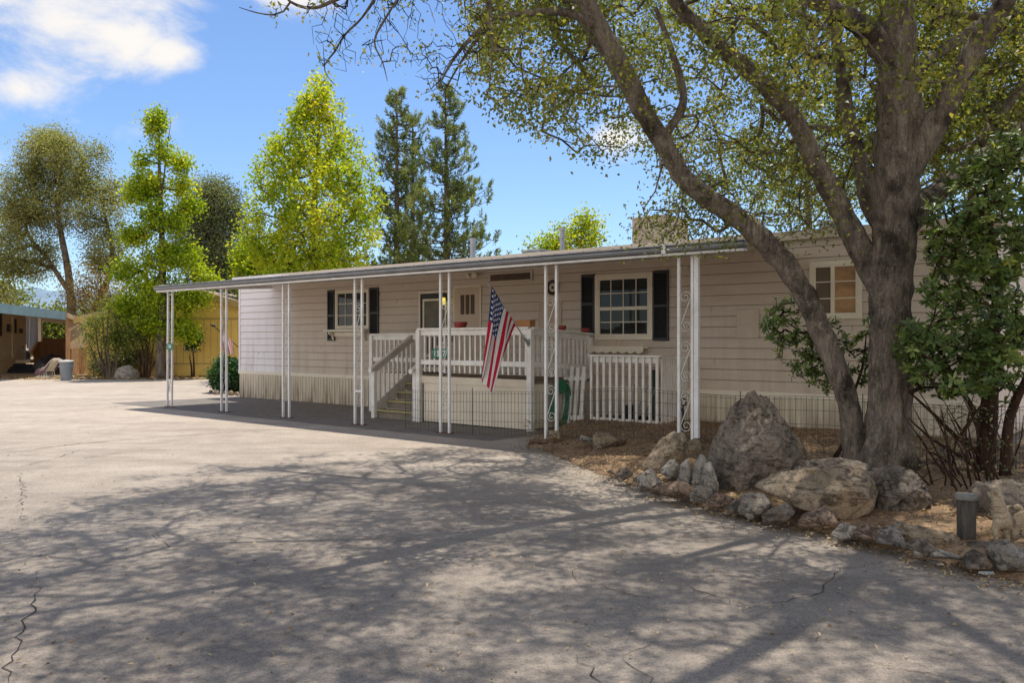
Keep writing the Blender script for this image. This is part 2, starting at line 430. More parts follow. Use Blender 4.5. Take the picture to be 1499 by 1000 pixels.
neg = _new(nt, 'ShaderNodeMapRange'); neg.inputs['From Min'].default_value = -.4; neg.inputs['From Max'].default_value = .5; nt.links.new(syz.outputs['Y'], neg.inputs['Value'])
cb = mixc(nt, neg.outputs[0], (12.5, 11.7, 10.7), (6.6, 6.35, 6.1))
skyc = mixc(nt, gate.outputs[0], base, cb)
nt.links.new(skyc, bg.inputs['Color'])
bg.inputs['Strength'].default_value = .15

L = bpy.data.lights.new('sun', 'SUN'); L.energy = 5.0; L.angle = math.radians(.53); L.color = (1.0, .955, .885)
lo = bpy.data.objects.new('sun', L); C.objects.link(lo)
lo.rotation_euler = sun_vec.to_track_quat('Z', 'Y').to_euler(); lo.location = (5, 10, 30)

cam = bpy.data.cameras.new('camera'); co_ = bpy.data.objects.new('camera', cam); C.objects.link(co_)
co_.location = (0, 0, H); co_.rotation_euler = (PI/2, 0, 0)
cam.sensor_width = 36; cam.lens = F / 1499 * 36; cam.shift_y = -(500 - CY) / 1499
cam.clip_start = .05; cam.clip_end = 6000
sc = bpy.context.scene; sc.camera = co_
sc.view_settings.view_transform = 'Standard'; sc.view_settings.look = 'None'; sc.view_settings.exposure = 0
try:
    sc.cycles.use_denoising = True; sc.cycles.max_bounces = 8; sc.cycles.transparent_max_bounces = 8
except Exception: pass

# ------------------------------------------------------------------ ground
def sheet(name, poly, z, m, kind='structure'):
    mb = MB(); mb.add([(p[0], p[1], z) for p in poly], [tuple(range(len(poly)))])
    o = mb.build(name, m); tag(o, kind=kind); return o
sheet('ground', [(-3000, -300), (3000, -300), (3000, 5000), (-3000, 5000)], -.012, M['verge'])
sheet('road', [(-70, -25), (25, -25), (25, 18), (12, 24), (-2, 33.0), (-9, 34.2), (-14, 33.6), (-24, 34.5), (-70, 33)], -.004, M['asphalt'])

M['asphalt_shade'] = mat('awning_shade_asphalt', (.24, .21, .175), .9, .12, 3, .2, fine=.5)
sheet('awning_shade_sheet', [tuple(W(s_, t_)[:2]) for s_, t_ in ((-.1, -.0), (-.4, 3.35), (3, 3.32), (7, 3.38), (12.0, 3.33), (12.0, 0))], .0, M['asphalt_shade'])  # dark sheet that paints the awning's shade onto the asphalt
# soil bed with gentle rise (edge follows the line of stones)
edge_px = [(772, 652), (800, 660), (850, 684), (912, 704), (960, 722), (1000, 735), (1050, 748), (1105, 760), (1150, 768), (1200, 782), (1245, 792), (1290, 802), (1340, 815), (1400, 832), (1450, 845), (1499, 856), (1600, 880), (1760, 915), (2050, 955), (2500, 985)]
edge = [gnd(x, y) for x, y in edge_px]
def bed_h(P):
    """height of the bed surface above the road at world XY"""
    d = 1e9
    for a, b in zip(edge[:-1], edge[1:]):
        ab = (b-a).to_2d(); ap = Vector((P[0]-a.x, P[1]-a.y))
        t = max(0, min(1, ap.dot(ab)/ab.length_squared))
        d = min(d, (ap-ab*t).length)
    return .17*min(1, d/1.6)**.8 + .012
def in_bed(x, y):
    # right / far side of the edge line
    for a, b in zip(edge[:-1], edge[1:]):
        pass
    best = None
    for a, b in zip(edge[:-1], edge[1:]):
        ab = (b-a).to_2d(); ap = Vector((x-a.x, y-a.y)); t = max(0, min(1, ap.dot(ab)/ab.length_squared))
        dd = (ap-ab*t).length
        if best is None or dd < best[0]: best = (dd, ab.x*ap.y-ab.y*ap.x)
    return best[1] > 0
_ls = [(b-a).length for a, b in zip(edge[:-1], edge[1:])]
LEN_R = sum(_ls)/sum(_ls[:-3])
def bed_mesh():
    vs = []; fs = []; rows = 26
    # dense edge polyline, lofted to the wall line and beyond it on the right
    pts = []
    for a, b in zip(edge[:-1], edge[1:]):
        n = max(2, int((b-a).length/.12))
        for i in range(n): pts.append(a.lerp(b, i/n))
    pts.append(edge[-1])
    n = len(pts)
    for i, p in enumerate(pts):
        f = i/(n-1)*LEN_R
        q = W(11.9 + 13*f, .03) if f < .6 else W(11.9+13*f, -14*(f-.6)/.4)
        for j in range(rows):
            g = (j/(rows-1))**1.6
            x = p.lerp(q, g)
            jit = .0 if j else .05
            x.x += random.uniform(-.02, .02) + random.uniform(-jit, jit); x.y += random.uniform(-.02, .02) + random.uniform(-jit, jit)
            z = (bed_h(x) + random.uniform(-.006, .01)) if j else .001
            vs.append((x.x, x.y, z))
    for i in range(n-1):
        for j in range(rows-1):
            fs.append((i*rows+j, (i+1)*rows+j, (i+1)*rows+j+1, i*rows+j+1))
    o = mesh_np('soil_ground', vs, fs, M['soil'], smooth=True); tag(o, kind='structure')
    return o
bed_mesh()
# cracks in the asphalt (thin dark strips)
M['crack'] = mat('crack_fill', (.035, .03, .026), 1.0, .3, 20)
def crack(pxs, wid=.012):
    wid *= .62
    pts = []
    ps = [gnd(*p) for p in pxs]
    for a, b in zip(ps[:-1], ps[1:]):
        n = max(2, int((b-a).length/.07))
        d = (b-a).normalized(); sd = Vector((-d.y, d.x, 0))
        for i in range(n):
            pts.append(a.lerp(b, i/n) + sd*random.gauss(0, .022))
    pts.append(ps[-1])
    mb = MB(); vs = []
    for i, p in enumerate(pts):
        d = (pts[min(i+1, len(pts)-1)]-pts[max(0, i-1)]).normalized(); sd = Vector((-d.y, d.x, 0))
        ww = wid*random.uniform(.25, 1.2)*min(1, .3+3*min(i, len(pts)-1-i)/len(pts))
        vs += [p+sd*ww/2, p-sd*ww/2]
    mb.add([(v.x, v.y, .0005) for v in vs], [(2*i, 2*i+1, 2*i+3, 2*i+2) for i in range(len(pts)-1)])
    o = mb.build('road_crack', M['crack']); tag(o, kind='structure')
crack([(28, 690), (34, 720), (30, 760)], .012); crack([(56, 845), (48, 880), (30, 920), (20, 960), (14, 1010)], .017)
crack([(838, 832), (850, 850), (905, 865), (960, 880)], .009); crack([(985, 848), (1040, 868), (1085, 888)], .012)
crack([(1080, 893), (1150, 880), (1210, 868), (1222, 840), (1290, 822)], .011)
crack([(838, 960), (865, 978), (880, 1000)], .012); crack([(905, 965), (935, 983), (950, 1005)], .011); crack([(950, 940), (912, 962)], .009)
crack([(560, 795), (600, 792), (640, 790)], .008); crack([(215, 780), (240, 795), (246, 812)], .007); crack([(1250, 960), (1330, 985), (1420, 1000)], .008)
crack([(0, 612), (120, 602), (260, 585)], .03); crack([(0, 665), (110, 650), (240, 640), (410, 628)], .035); crack([(0, 690), (80, 672), (130, 655)], .02)

# hills
def hill():
    vs = []; fs = []; n = 120
    for i in range(n+1):
        x = -900 + 1800*i/n
        h = 55 + 12*math.sin(x*.008+1) + 8*math.sin(x*.021) + 4*math.sin(x*.06) + random.uniform(-1, 1)
        vs += [(x, 900, -2), (x, 960, h*.6), (x, 1050, h)]
    for i in range(n):
        for j in range(2): fs.append((i*3+j, (i+1)*3+j, (i+1)*3+j+1, i*3+j+1))
    o = mesh_np('hills', vs, fs, M['hills'], smooth=True); tag(o, kind='structure')
hill()
#%%PART2%%
# ------------------------------------------------------------------ the house
HL, HD, HT = 18.17, 7.4, 3.17
house, off = wthing('mobile_home', 'long tan mobile home with lap siding and black shutters behind the white posts', 'house', 0, 0)
def lap_wall(name, x0, x1, z0, z1, course, m, parent, face=-1):
    prof = []
    z = z0
    while z < z1 - .01:
        prof += [(.016, z), (.003, min(z+course, z1))]
        z += course
    prof = [(0, z0)] + prof + [(0, z1)]
    mb = MB()
    mb.extr([(-a, b) for a, b in prof], (x0, 0, 0), (x1, 0, 0), (0, 1, 0), (0, 0, 1))
    return mb.build(name, m, parent)
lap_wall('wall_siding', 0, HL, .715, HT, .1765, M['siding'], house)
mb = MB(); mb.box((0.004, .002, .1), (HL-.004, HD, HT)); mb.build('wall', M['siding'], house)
mb = MB()                                  # butt joints between siding lengths
for k in range(13):
    for q in range(3):
        x = random.uniform(.3, HL-.3); z = .715+.1765*k
        mb.box((x, -.0115, z+.012), (x+.003, .0, z+.165))
for k in range(1, 14):
    z = .715+.1765*k; mb.box((.0, -.0125, z-.009), (HL, -.0005, z-.0005))  # dark strips painting the shadow under each lap
mb.build('joints_and_lap_shade', M['joint_shade'], house)
mb = MB(); mb.box((-.03, -.03, .635), (HL+.03, .01, .716)); mb.build('belt_trim', M['cream'], house)
# corrugated skirting
prof = []; x = 0.0
while x < HL:
    w_ = random.choice((.075, .095, .11))
    prof += [(x, -.005), (x+.022, -.005), (x+.032, -.024), (x+w_, -.024), (x+w_+.01, -.005)]
    x += w_+.022
prof = [p for p in prof if p[0] <= HL] + [(HL, -.005), (HL, .02), (0, .02)]
mb = MB(); mb.extr(prof, (0, 0, .0), (0, 0, .634), (1, 0, 0), (0, 1, 0)); mb.build('skirting', M['skirt'], house)
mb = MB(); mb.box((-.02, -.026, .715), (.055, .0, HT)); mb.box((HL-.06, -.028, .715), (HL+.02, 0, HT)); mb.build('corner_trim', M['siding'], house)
# roof: low gable, eave fascia
mb = MB()
mb.extr([(-.14, HT+.02), (-.14, HT+.07), (HD/2, HT+.36), (HD+.14, HT+.07), (HD+.14, HT+.02)], (-.12, 0, 0), (HL+.15, 0, 0), (0, 1, 0), (0, 0, 1))
roof = mb.build('roof', M['roofwhite'], house)
mb = MB(); mb.box((-.12, -.165, HT-.055), (HL+.15, -.141, HT+.085)); mb.build('fascia', M['siding'], roof)
def vent_pipe(px, ytop, back, r, m='galv', cap=True):
    s = ws(px, -back); zt = wz(px, ytop, -back); zb = HT + .05 + back*.075
    mb = MB(); mb.lathe([(r*1.35, zb-.05), (r*1.35, zb+.08), (r, zb+.085), (r, zt-.05)] + ([(r*1.25, zt-.05), (r*1.25, zt)] if cap else [(r, zt)]), 14, (s, back, 0))
    mb.build('vent_pipe', M[m], roof, smooth=True)
vent_pipe(692, 349, 1.2, .065); vent_pipe(823, 334, 1.0, .055, cap=True); vent_pipe(1212, 324, 1.6, .15); vent_pipe(766, 366, 1.1, .03, cap=False)
s = ws(785, -1.1); mb = MB(); mb.box((s-.2, .95, HT+.1), (s+.2, 1.3, HT+.26)); mb.box((s-.26, .9, HT+.262), (s+.26, 1.35, HT+.29)); mb.build('roof_vent', M['galv'], roof)
s = ws(675, -1.4); mb = MB(); mb.lathe([(.22, HT+.1), (.24, HT+.19), (.12, HT+.25)], 16, (s, 1.4, 0)); mb.build('roof_vent', M['galv'], roof, smooth=True)
def seg(px0, px1, py0, py1):
    """wall rectangle from pixel bounds: s0,s1,z0,z1 (heights read at the mean column)"""
    m_ = (px0+px1)/2
    return ws(px0), ws(px1), wz(m_, py1), wz(m_, py0)
def shutter(s0, s1, z0, z1):
    mb = MB(); fr = .03
    mb.box((s0, -.045, z0), (s0+fr, -.017, z1)); mb.box((s1-fr, -.045, z0), (s1, -.017, z1))
    for za in (z0, (z0+z1)/2-.03, z1-.05): mb.box((s0+fr, -.044, za), (s1-fr, -.017, za+.05))
    z = z0+.055
    while z < z1-.06:
        mb.extr([(-.040, 0), (-.036, 0), (-.021, .024), (-.025, .024)], (s0+fr, 0, z), (s1-fr, 0, z), (0, 1, 0), (0, 0, 1)); z += .03
    mb.box((s0+fr, -.021, z0), (s1-fr, -.018, z1))
    mb.build('shutter', M['shutter'], house)
def window(s0, s1, z0, z1, sashes, fw=.055, m='cream', pane='glass'):
    """sashes: list of (u0,u1,v0,v1,cols,rows,pane) in fractions"""
    mb = MB()
    d = -.055
    mb.box((s0, d, z0), (s0+fw, -.017, z1)); mb.box((s1-fw, d, z0), (s1, -.017, z1))
    mb.box((s0+fw, d, z0), (s1-fw, -.017, z0+fw)); mb.box((s0+fw, d, z1-fw), (s1-fw, -.017, z1))
    win = mb.build('window', M[m], house)
    a0, a1, b0, b1 = s0+fw, s1-fw, z0+fw, z1-fw
    for (u0, u1, v0, v1, c, r, pn) in sashes:
        x0 = a0+(a1-a0)*u0; x1 = a0+(a1-a0)*u1; y0 = b0+(b1-b0)*v0; y1 = b0+(b1-b0)*v1; w_ = .03
        mb = MB()
        mb.box((x0, -.048, y0), (x0+w_, -.019, y1)); mb.box((x1-w_, -.048, y0), (x1, -.019, y1))
        mb.box((x0+w_, -.048, y0), (x1-w_, -.019, y0+w_)); mb.box((x0+w_, -.048, y1-w_), (x1-w_, -.019, y1))
        for i in range(1, c):
            xx = x0+(x1-x0)*i/c; mb.box((xx-.008, -.040, y0+w_), (xx+.008, -.026, y1-w_))
        for j in range(1, r):
            yy = y0+(y1-y0)*j/r; mb.box((x0+w_, -.039, yy-.008), (x1-w_, -.0265, yy+.008))
        mb.build('sash', M[m], win)
        mb = MB(); mb.box((x0+w_, -.026, y0+w_), (x1-w_, -.020, y1-w_)); mb.build('pane', M[pn], win)
# window nearest the left end
a = seg(493, 542, 424, 482)
window(*a, [(0, .56, 0, 1, 2, 3, 'glass'), (.56, 1, 0, 1, 2, 3, 'glass')])
b = seg(481, 491.5, 425, 499); shutter(b[0], b[1], b[2], b[3])
b = seg(543, 555.5, 421, 495); shutter(b[0], b[1], b[2], b[3])
s0, s1 = ws(484), ws(543); zt = wz(513, 482.5)
mb = MB(); mb.box((s0, -.23, zt-.05), (s1, -.017, zt)); mb.box((s0+.2, -.06, zt-.16), (s1-.2, -.018, zt-.052)); sh = mb.build('window_shelf', M['cream'], house, bevel=.006)
for sx in (s0+.15, s1-.18):
    mb = MB(); mb.extr([(-.02, 0), (-.2, 0), (-.19, -.06), (-.10, -.10), (-.07, -.19), (-.02, -.22)], (sx, 0, zt-.051), (sx+.035, 0, zt-.051), (0, 1, 0), (0, 0, 1)); mb.build('bracket', M['cream'], sh)
# door
s0, s1 = ws(614.5), ws(659); zd = .84; zt = wz(636, 426)
mb = MB()
mb.box((s0, -.04, zd), (s0+.05, -.017, zt)); mb.box((s1-.05, -.04, zd), (s1, -.017, zt)); mb.box((s0+.05, -.04, zt-.05), (s1-.05, -.017, zt))
dr = mb.build('door_frame', M['cream'], house)
mb = MB(); mb.box((s0+.05, -.022, zd), (s1-.05, -.018, zt-.05)); door = mb.build('door', M['black'], house)
mb = MB(); a0, a1, b0, b1 = s0+.13, s1-.08, zd+.03, zt-.17
for bx in (((a0, b0), (a0+.045, b1)), ((a1-.045, b0), (a1, b1)), ((a0+.045, b1-.045), (a1-.045, b1)), ((a0+.045, b0+.75), (a1-.045, b0+.81)), ((a0+.045, b0), (a1-.045, b0+.1))):
    mb.box((bx[0][0], -.04, bx[0][1]), (bx[1][0], -.0235, bx[1][1]))
mb.build('screen_frame', M['cream'], door)
mb = MB(); mb.box((a0+.045, -.030, b0+.1), (a1-.045, -.025, b1-.045)); mb.build('screen', mat('door_screen', (.15, .135, .10), .7, .15, 4), door)
# storage door beside it
s0, s1 = ws(667), ws(704); zt = wz(685, 420.5)
mb = MB(); mb.box((s0, -.032, .84), (s1, -.017, zt)); hb = mb.build('utility_door', M['door'], house)
mb = MB(); mb.box((s0-.03, -.038, zt+.001), (s1+.03, -.017, zt+.035)); mb.box((s1, -.036, .84), (s1+.03, -.017, zt)); mb.box((s0-.03, -.036, .84), (s0, -.017, zt)); mb.build('casing', M['cream'], hb)
for k in range(3):
    xx = s0+(s1-s0)*(.24+.2*k)
    mb = MB(); mb.box((xx, -.0345, zt-.57), (xx+(s1-s0)*.155, -.0325, zt-.16)); mb.build('vent_slot', M['browndark'], hb)
# long vent under the eave
a = seg(718, 781, 398.5, 412.5)
mb = MB(); mb.box((a[0], -.05, a[2]), (a[1], -.017, a[3])); vt = mb.build('eave_vent', M['siding'], house)
mb = MB(); mb.box((a[0]+.04, -.0525, a[2]+.03), (a[1]-.04, -.0505, a[3]-.03)); mb.build('grille', M['browndark'], vt)
# outlined service cover, hatch, floodlight
a = seg(790, 823, 441, 500)
mb = MB()
mb.box((a[0], -.030, a[2]), (a[0]+.02, -.017, a[3])); mb.box((a[1]-.02, -.030, a[2]), (a[1], -.017, a[3])); mb.box((a[0]+.02, -.030, a[3]-.02), (a[1]-.02, -.017, a[3])); mb.box((a[0]+.02, -.022, a[2]), (a[1]-.02, -.017, a[3]-.02))
mb.build('service_cover', M['door'], house)
a = seg(1080, 1112, 453, 495)
mb = MB(); mb.box((a[0], -.042, a[2]), (a[1], -.017, a[3])); mb.build('hatch', M['siding'], house, bevel=.004)
s = ws(699); z = wz(699, 403)
mb = MB(); mb.lathe([(.05, 0), (.05, .03)], 12, (s, -.02, z), 1); mb.tube([(s, -.04, z), (s-.05, -.12, z+.01)], .012); mb.tube([(s-.05, -.10, z+.015), (s-.10, -.20, z-.02)], [.03, .055], 10); mb.tube([(s+.03, -.06, z+.01), (s+.08, -.20, z-.02)], [.03, .055], 10)
mb.build('floodlight', M['cream'], house, smooth=True)
# large window
a = seg(873, 957, 400.5, 497.5)
window(*a, [(0, 1, .47, 1, 4, 2, 'glass'), (0, 1, 0, .47, 4, 2, 'glass')], .075)
b = seg(852.5, 871.5, 402, 486); shutter(b[0], b[1], b[2]-.02, b[3])
b = seg(957.5, 980, 396, 499); shutter(b[0], b[1], b[2], b[3])
s0, s1 = ws(868), ws(950); zt = wz(909, 507)
mb = MB(); mb.box((s0, -.2, zt-.04), (s1, -.017, zt))
xx = s0
sh = mb.build('window_shelf', M['cream'], house)
mb = MB()
nsc = 7; wd = (s1-s0)/nsc; pr = [(s0, 0)]
for k in range(nsc):
    for q in range(9): pr.append((s0+wd*(k+q/8), -.05-.035*abs(math.sin(PI*q/8))))
pr.append((s1, 0))
mb.extr(pr, (0, -.205, zt-.041), (0, -.19, zt-.041), (1, 0, 0), (0, 0, 1)); mb.build('scalloped_edge', M['cream'], sh)
# right window behind the trunk
a = seg(1187, 1263, 382, 467)
window(*a, [(0, .44, 0, 1, 1, 3, 'blind_dark'), (.44, 1, 0, 1, 1, 3, 'blind')], .06)

# wall lamp (lit)
s = ws(655); z = wz(655, 441)
lm, o2 = wthing('wall_lamp', 'small lit yellow lantern on the wall between the two doors', 'lamp', s, .02, z)
mb = MB(); mb.lathe([(.05, 0), (.05, .02)], 12, (0, 0, .02), 1); mb.tube([(0, -.02, .04), (0, -.09, .10), (0, -.12, .09)], .01); mb.lathe([(.075, .075), (.02, .12)], 10, (0, -.12, 0)); mb.build('bracket', M['black'], lm)
me_, ntl, bsl = _nt('lamp_glow'); bsl.inputs['Base Color'].default_value = (.6, .5, .1, 1); bsl.inputs['Emission Color'].default_value = (1, .82, .15, 1); bsl.inputs['Emission Strength'].default_value = .9; M['glow'] = me_
mb = MB(); mb.lathe([(.03, -.08), (.055, -.04), (.06, .03), (.05, .072)], 12, (0, -.12, 0)); mb.build('lantern_glass', M['glow'], lm, smooth=True)

# round plaque
s = ws(810.5); z = wz(810.5, 421)
pl, o2 = wthing('round_plaque', 'round dark rimmed plaque with a pale centre hung high on the tan wall', 'plaque', s, .02, z)
mb = MB(); mb.tube([(.115*math.cos(a), -.02, .115*math.sin(a)) for a in [2*PI*k/32 for k in range(33)]], .03, 8, cap=False); mb.build('rim', mat('plaque_rim', (.05, .02, .015), .5, .2, 8), pl, smooth=True)
mb = MB(); mb.lathe([(.095, .004), (.09, .012)], 24, (0, 0, 0), 1); dsk = mb.build('disc', M['cream'], pl)
mb = MB(); mb.lathe([(.035, .0125), (.03, .02)], 16, (0, 0, 0), 1); mb.build('boss', M['browndark'], pl)

# evaporative cooler on the roof
s0, s1 = ws(925, -1.5), ws(972, -1.5); zb = HT+.15; zt = wz(948, 319, -1.5)
cl_, o2 = wthing('evaporative_cooler', 'boxy pale beige evaporative cooler standing on the mobile home roof', 'cooler', (s0+s1)/2, -2.0, zb)
hw = (s1-s0)/2; hz = zt-zb
mb = MB(); mb.box((-hw, -.5, .05), (hw, .5, hz)); body = mb.build('cabinet', M['cooler'], cl_, bevel=.012)
mb = MB(); mb.box((-hw-.02, -.52, hz+.001), (hw+.02, .52, hz+.035)); mb.build('lid', M['cooler'], cl_)
for sx in (-hw, hw-.06):
    for sy in (-.5, .44):
        mb = MB(); mb.box((sx, sy, -.12), (sx+.06, sy+.06, .048)); mb.build('leg', M['galv'], cl_)
mb = MB(); mb.box((-hw+.05, -.515, .1), (hw-.05, -.502, .14)); mb.box((-hw+.05, -.515, hz-.1), (hw-.05, -.502, hz-.06)); mb.box((-hw+.05, -.515, .14), (-hw+.09, -.502, hz-.1)); mb.box((hw-.09, -.515, .14), (hw-.05, -.502, hz-.1))
for k in range(14):
    z = .17+(hz-.32)*k/13; mb.box((-hw+.1, -.510, z), (hw-.1, -.503, z+.022))
mb.build('pad_panel', M['cooler'], cl_)

# ------------------------------------------------------------------ awning with scroll posts
AW0, AW1, AT = 1.56, 16.05, 3.16
aw, off = wthing('patio_awning', 'long flat white awning on slim scroll posts along the front of the mobile home', 'awning', AW0, 0)
L_ = AW1-AW0
mb = MB()
def az_(t): return 2.985-.19*(t/AT)
# ribbed sheet
prof = []; t = 0
pr = []
nr = 58
for k in range(nr):
    x0 = L_*k/nr; x1 = L_*(k+1)/nr
    pr += [(x0, 0), (x0+.02, .03), (x0+.05, .03), (x0+.07, 0)]
pr.append((L_, 0))
vs = []; fs = []
for x, dz in pr: vs += [(x*(1-.75/L_), -.035, az_(0)+dz), (x, -AT+.06, az_(AT-.06)+dz)]
n = len(pr)
for i in range(n-1): fs.append((2*i, 2*i+1, 2*i+3, 2*i+2))
mb.add(vs, fs)
vs2 = [(v[0], v[1], v[2]-.012) for v in vs]; mb.add(vs2, [tuple(reversed(f)) for f in fs])
mb.build('awning_sheet', M['awning_top'], aw)
mb = MB(); mb.extr([(-AT+.06, 2.71), (-AT+.06, 2.70), (-AT-.055, 2.70), (-AT-.075, 2.72), (-AT-.075, 2.775), (-AT-.06, 2.795), (-AT-.05, 2.80), (-AT+.03, 2.80)], (-.03, 0, 0), (L_+.03, 0, 0), (0, 1, 0), (0, 0, 1)); gt = mb.build('gutter', M['gutter'], aw)
mb = MB(); mb.box((-.03, -AT-.082, 2.748), (L_+.03, -AT-.0755, 2.757)); mb.box((-.03, -AT-.084, 2.792), (L_+.03, -AT-.058, 2.806)); mb.build('gutter_lip', M['galv'], gt)
mb = MB(); mb.box((-.02, -AT-.03, 2.668), (L_+.02, -AT+.08, 2.698)); mb.build('fascia', M['alu'], aw)
for xs in (-.03,):
    mb = MB(); mb.extr([(-AT+.05, 2.70), (-.03, 2.90), (-.03, 3.03), (-AT+.05, 2.84)], (xs, 0, 0), (xs+.03, 0, 0), (0, 1, 0), (0, 0, 1)); mb.build('end_trim', M['alu'], aw)
mb = MB(); mb.box((L_-1.1, -AT-.1, 2.69), (L_-1.04, -AT-.076, 2.83)); mb.build('gutter_clip', M['alu'], gt)
def spiral(c, r0, r1, a0, turns, n=22):
    return [(c[0]+(r0+(r1-r0)*k/n)*math.cos(a0+turns*2*PI*k/n), c[1], c[2]+(r0+(r1-r0)*k/n)*math.sin(a0+turns*2*PI*k/n)) for k in range(n+1)]
TP = 3.0
sp_posts = [ws(249.5, TP)] + [None]*5 + [ws(1004, TP)]
px_posts = [249.5, 328, 419, 525, 651.5, 807, 1004]
for i, px in enumerate(px_posts):
    sx = ws(px, TP) - AW0; y = -TP
    ps = MB(); wdt = .20
    zb = .0 if i < 6 else .10
    lean = .035 if i == 0 else 0
    pe = empty('post', (sx, y, zb), 0); pe.parent = aw
    top = 2.668-zb
    for k, lx in enumerate((-wdt/2, wdt/2)):
        mb = MB(); mb.bar((lx-lean, 0, .012), (lx, 0, top), .038, .038, (0, 1, 0)); mb.build('leg', M['alu'], pe)
    if i == 6:
        mb = MB(); mb.bar((wdt/2+.062, .0, .16), (wdt/2+.062, 0, top), .062, .05, (0, 1, 0)); mb.build('downspout', M['alu'], pe)
    nsc = 3
    for q in range(nsc):
        mb = MB()
        zc = .41+q*.665-zb
        p1 = spiral((-.006, 0, zc+.38), .083, .018, 0, 1.45, 30)[::-1]
        p2 = spiral((.006, 0, zc), .083, .018, PI, 1.45, 30)[::-1]
        mb.tube(p1, .0058, 6); mb.tube(p2, .0058, 6)
        mb.bar(p1[-1], p2[-1], .011, .011, (0, 1, 0))
        mb.build('scroll', M['scroll'] if i > 1 else M['galv'], pe, smooth=True)
    if i in (0, 3):
        mb = MB(); mb.bar((-wdt/2, 0, .62), (wdt/2, 0, .62), .03, .03); mb.build('cross_tie', M['alu'], pe)
    mb = MB(); mb.box((-wdt/2-.06, -.06, 0), (wdt/2+.06, .06, .0115)); mb.build('base_plate', M['rust'], pe)

# ------------------------------------------------------------------ number signs
def text_mesh(body, size, name, m, parent, loc, ext=.003, bold=.0):
    cu = bpy.data.curves.new(name, 'FONT'); cu.body = body; cu.size = size; cu.align_x = 'CENTER'; cu.align_y = 'CENTER'; cu.extrude = ext; cu.offset = bold
    t = bpy.data.objects.new(name, cu); C.objects.link(t)
    dg = bpy.context.evaluated_depsgraph_get(); me = bpy.data.meshes.new_from_object(t.evaluated_get(dg))
    bpy.data.objects.remove(t)
    me.materials.clear(); me.materials.append(m); me.name = name
    o = bpy.data.objects.new(name, me); C.objects.link(o); o.parent = parent
    o.location = loc; o.rotation_euler = (PI/2, 0, 0)
    return o
s = ws(250, TP); z = wz(250.5, 507.5, TP)
sg, _ = wthing('number_sign', 'small oval green house number sign reading 154 on the leftmost post', 'sign', s, TP+.03, z)
mb = MB(); mb.extr([(.145*math.cos(a)*(1 if abs(math.cos(a)) < .7 else 1.05), .085*max(-.9, min(.9, 1.25*math.sin(a)))) for a in [2*PI*k/28 for k in range(28)]], (0, 0, 0), (0, .006, 0), (1, 0, 0), (0, 0, 1)); mb.build('plate', M['green'], sg)
text_mesh('154', .115, 'numerals', M['lettering'], sg, (0, -.004, 0), .002, .0015)
s = ws(644, 1.88); z = wz(643, 517.5, 1.88)
sg, _ = wthing('number_sign', 'wider green house number sign reading 157 hung on the front deck railing', 'sign', s, 1.885, z)
mb = MB(); mb.extr([(-.19, -.085), (.15, -.085), (.19, -.06), (.19, .085), (-.16, .085), (-.19, .06)], (0, 0, 0), (0, .006, 0), (1, 0, 0), (0, 0, 1)); mb.build('plate', M['green'], sg)
text_mesh('1', .15, 'numeral', M['lettering'], sg, (-.125, -.004, -.005), .002, .004)
text_mesh('5', .15, 'numeral', M['lettering'], sg, (-.035, -.004, -.005), .002, .004)
text_mesh('7', .15, 'numeral', M['lettering'], sg, (.115, -.004, -.005), .002, .004)

# ------------------------------------------------------------------ deck
D0, D1, DT, LS0, LT = 8.92, 11.62, 1.85, 6.36, .84
S0, S1 = 7.66, 8.82
dk, off = wthing('deck', 'raised white railed entry deck with steps and cream skirting panels', 'deck', D0, 0)
def B(name, m, parts, par=None, bevel=0.0):
    mb = MB(off)
    for p in parts: mb.box(*p)
    return mb.build(name, M[m], par or dk, bevel=bevel)
FZ = .84
B('floor', 'treadwood', [((D0, -.02, FZ-.05), (D1, -DT+.05, FZ)), ((LS0, -.02, FZ-.048), (D0-.001, -LT+.02, FZ))])
for q_ in [((D0+.05, -DT+.012, FZ-.1), (D1-.05, -DT+.048, FZ+.03)), ((D1-.049, -DT+.05, FZ-.1), (D1-.012, -.02, FZ+.0)), ((LS0+.05, -LT+.019, FZ-.2), (S0, -LT-.012, FZ+.01))]: B('rim_joist', 'deckpanel', [q_])
for a, b in ((D0+.1, D0+.95), (D0+.958, D0+1.80), (D0+1.808, D1-.1)):
    B('skirt_panel', 'deckpanel', [((a, -DT+.03, .02), (b, -DT+.045, FZ-.102))])
B('batten', 'cream', [((D0+1.785, -DT+.018, .02), (D0+1.823, -DT+.029, FZ-.102))])
B('skirt_panel', 'deckpanel', [((D1-.045, -DT+.1, .02), (D1-.03, -.03, FZ-.102))])
B('skirt_panel', 'deckpanel', [((D0+.01, -DT+.1, .02), (D0+.03, -LT, FZ-.052))])
B('skirt_panel', 'deckpanel', [((LS0+.06, -LT+.03, .02), (S0-.03, -LT+.04, FZ-.202))])
for (x, t, z) in ((D0, DT, 1.74), (D1, DT, 1.74), (LS0+.05, LT, 1.66)):
    B('post', 'white', [((x-.05, -t-.05, 0), (x+.05, -t+.05, z))], bevel=.006)
B('post', 'white', [((D1-.03, -.13, FZ), (D1+.05, -.03, 1.60))])
B('post', 'white', [((S1-.05, -DT-.04, 0), (S1+.035, -DT+.05, .97))], bevel=.006)
B('post', 'white', [((S0-.05, -DT-.06, 0), (S0+.04, -DT+.03, .93))], bevel=.006)
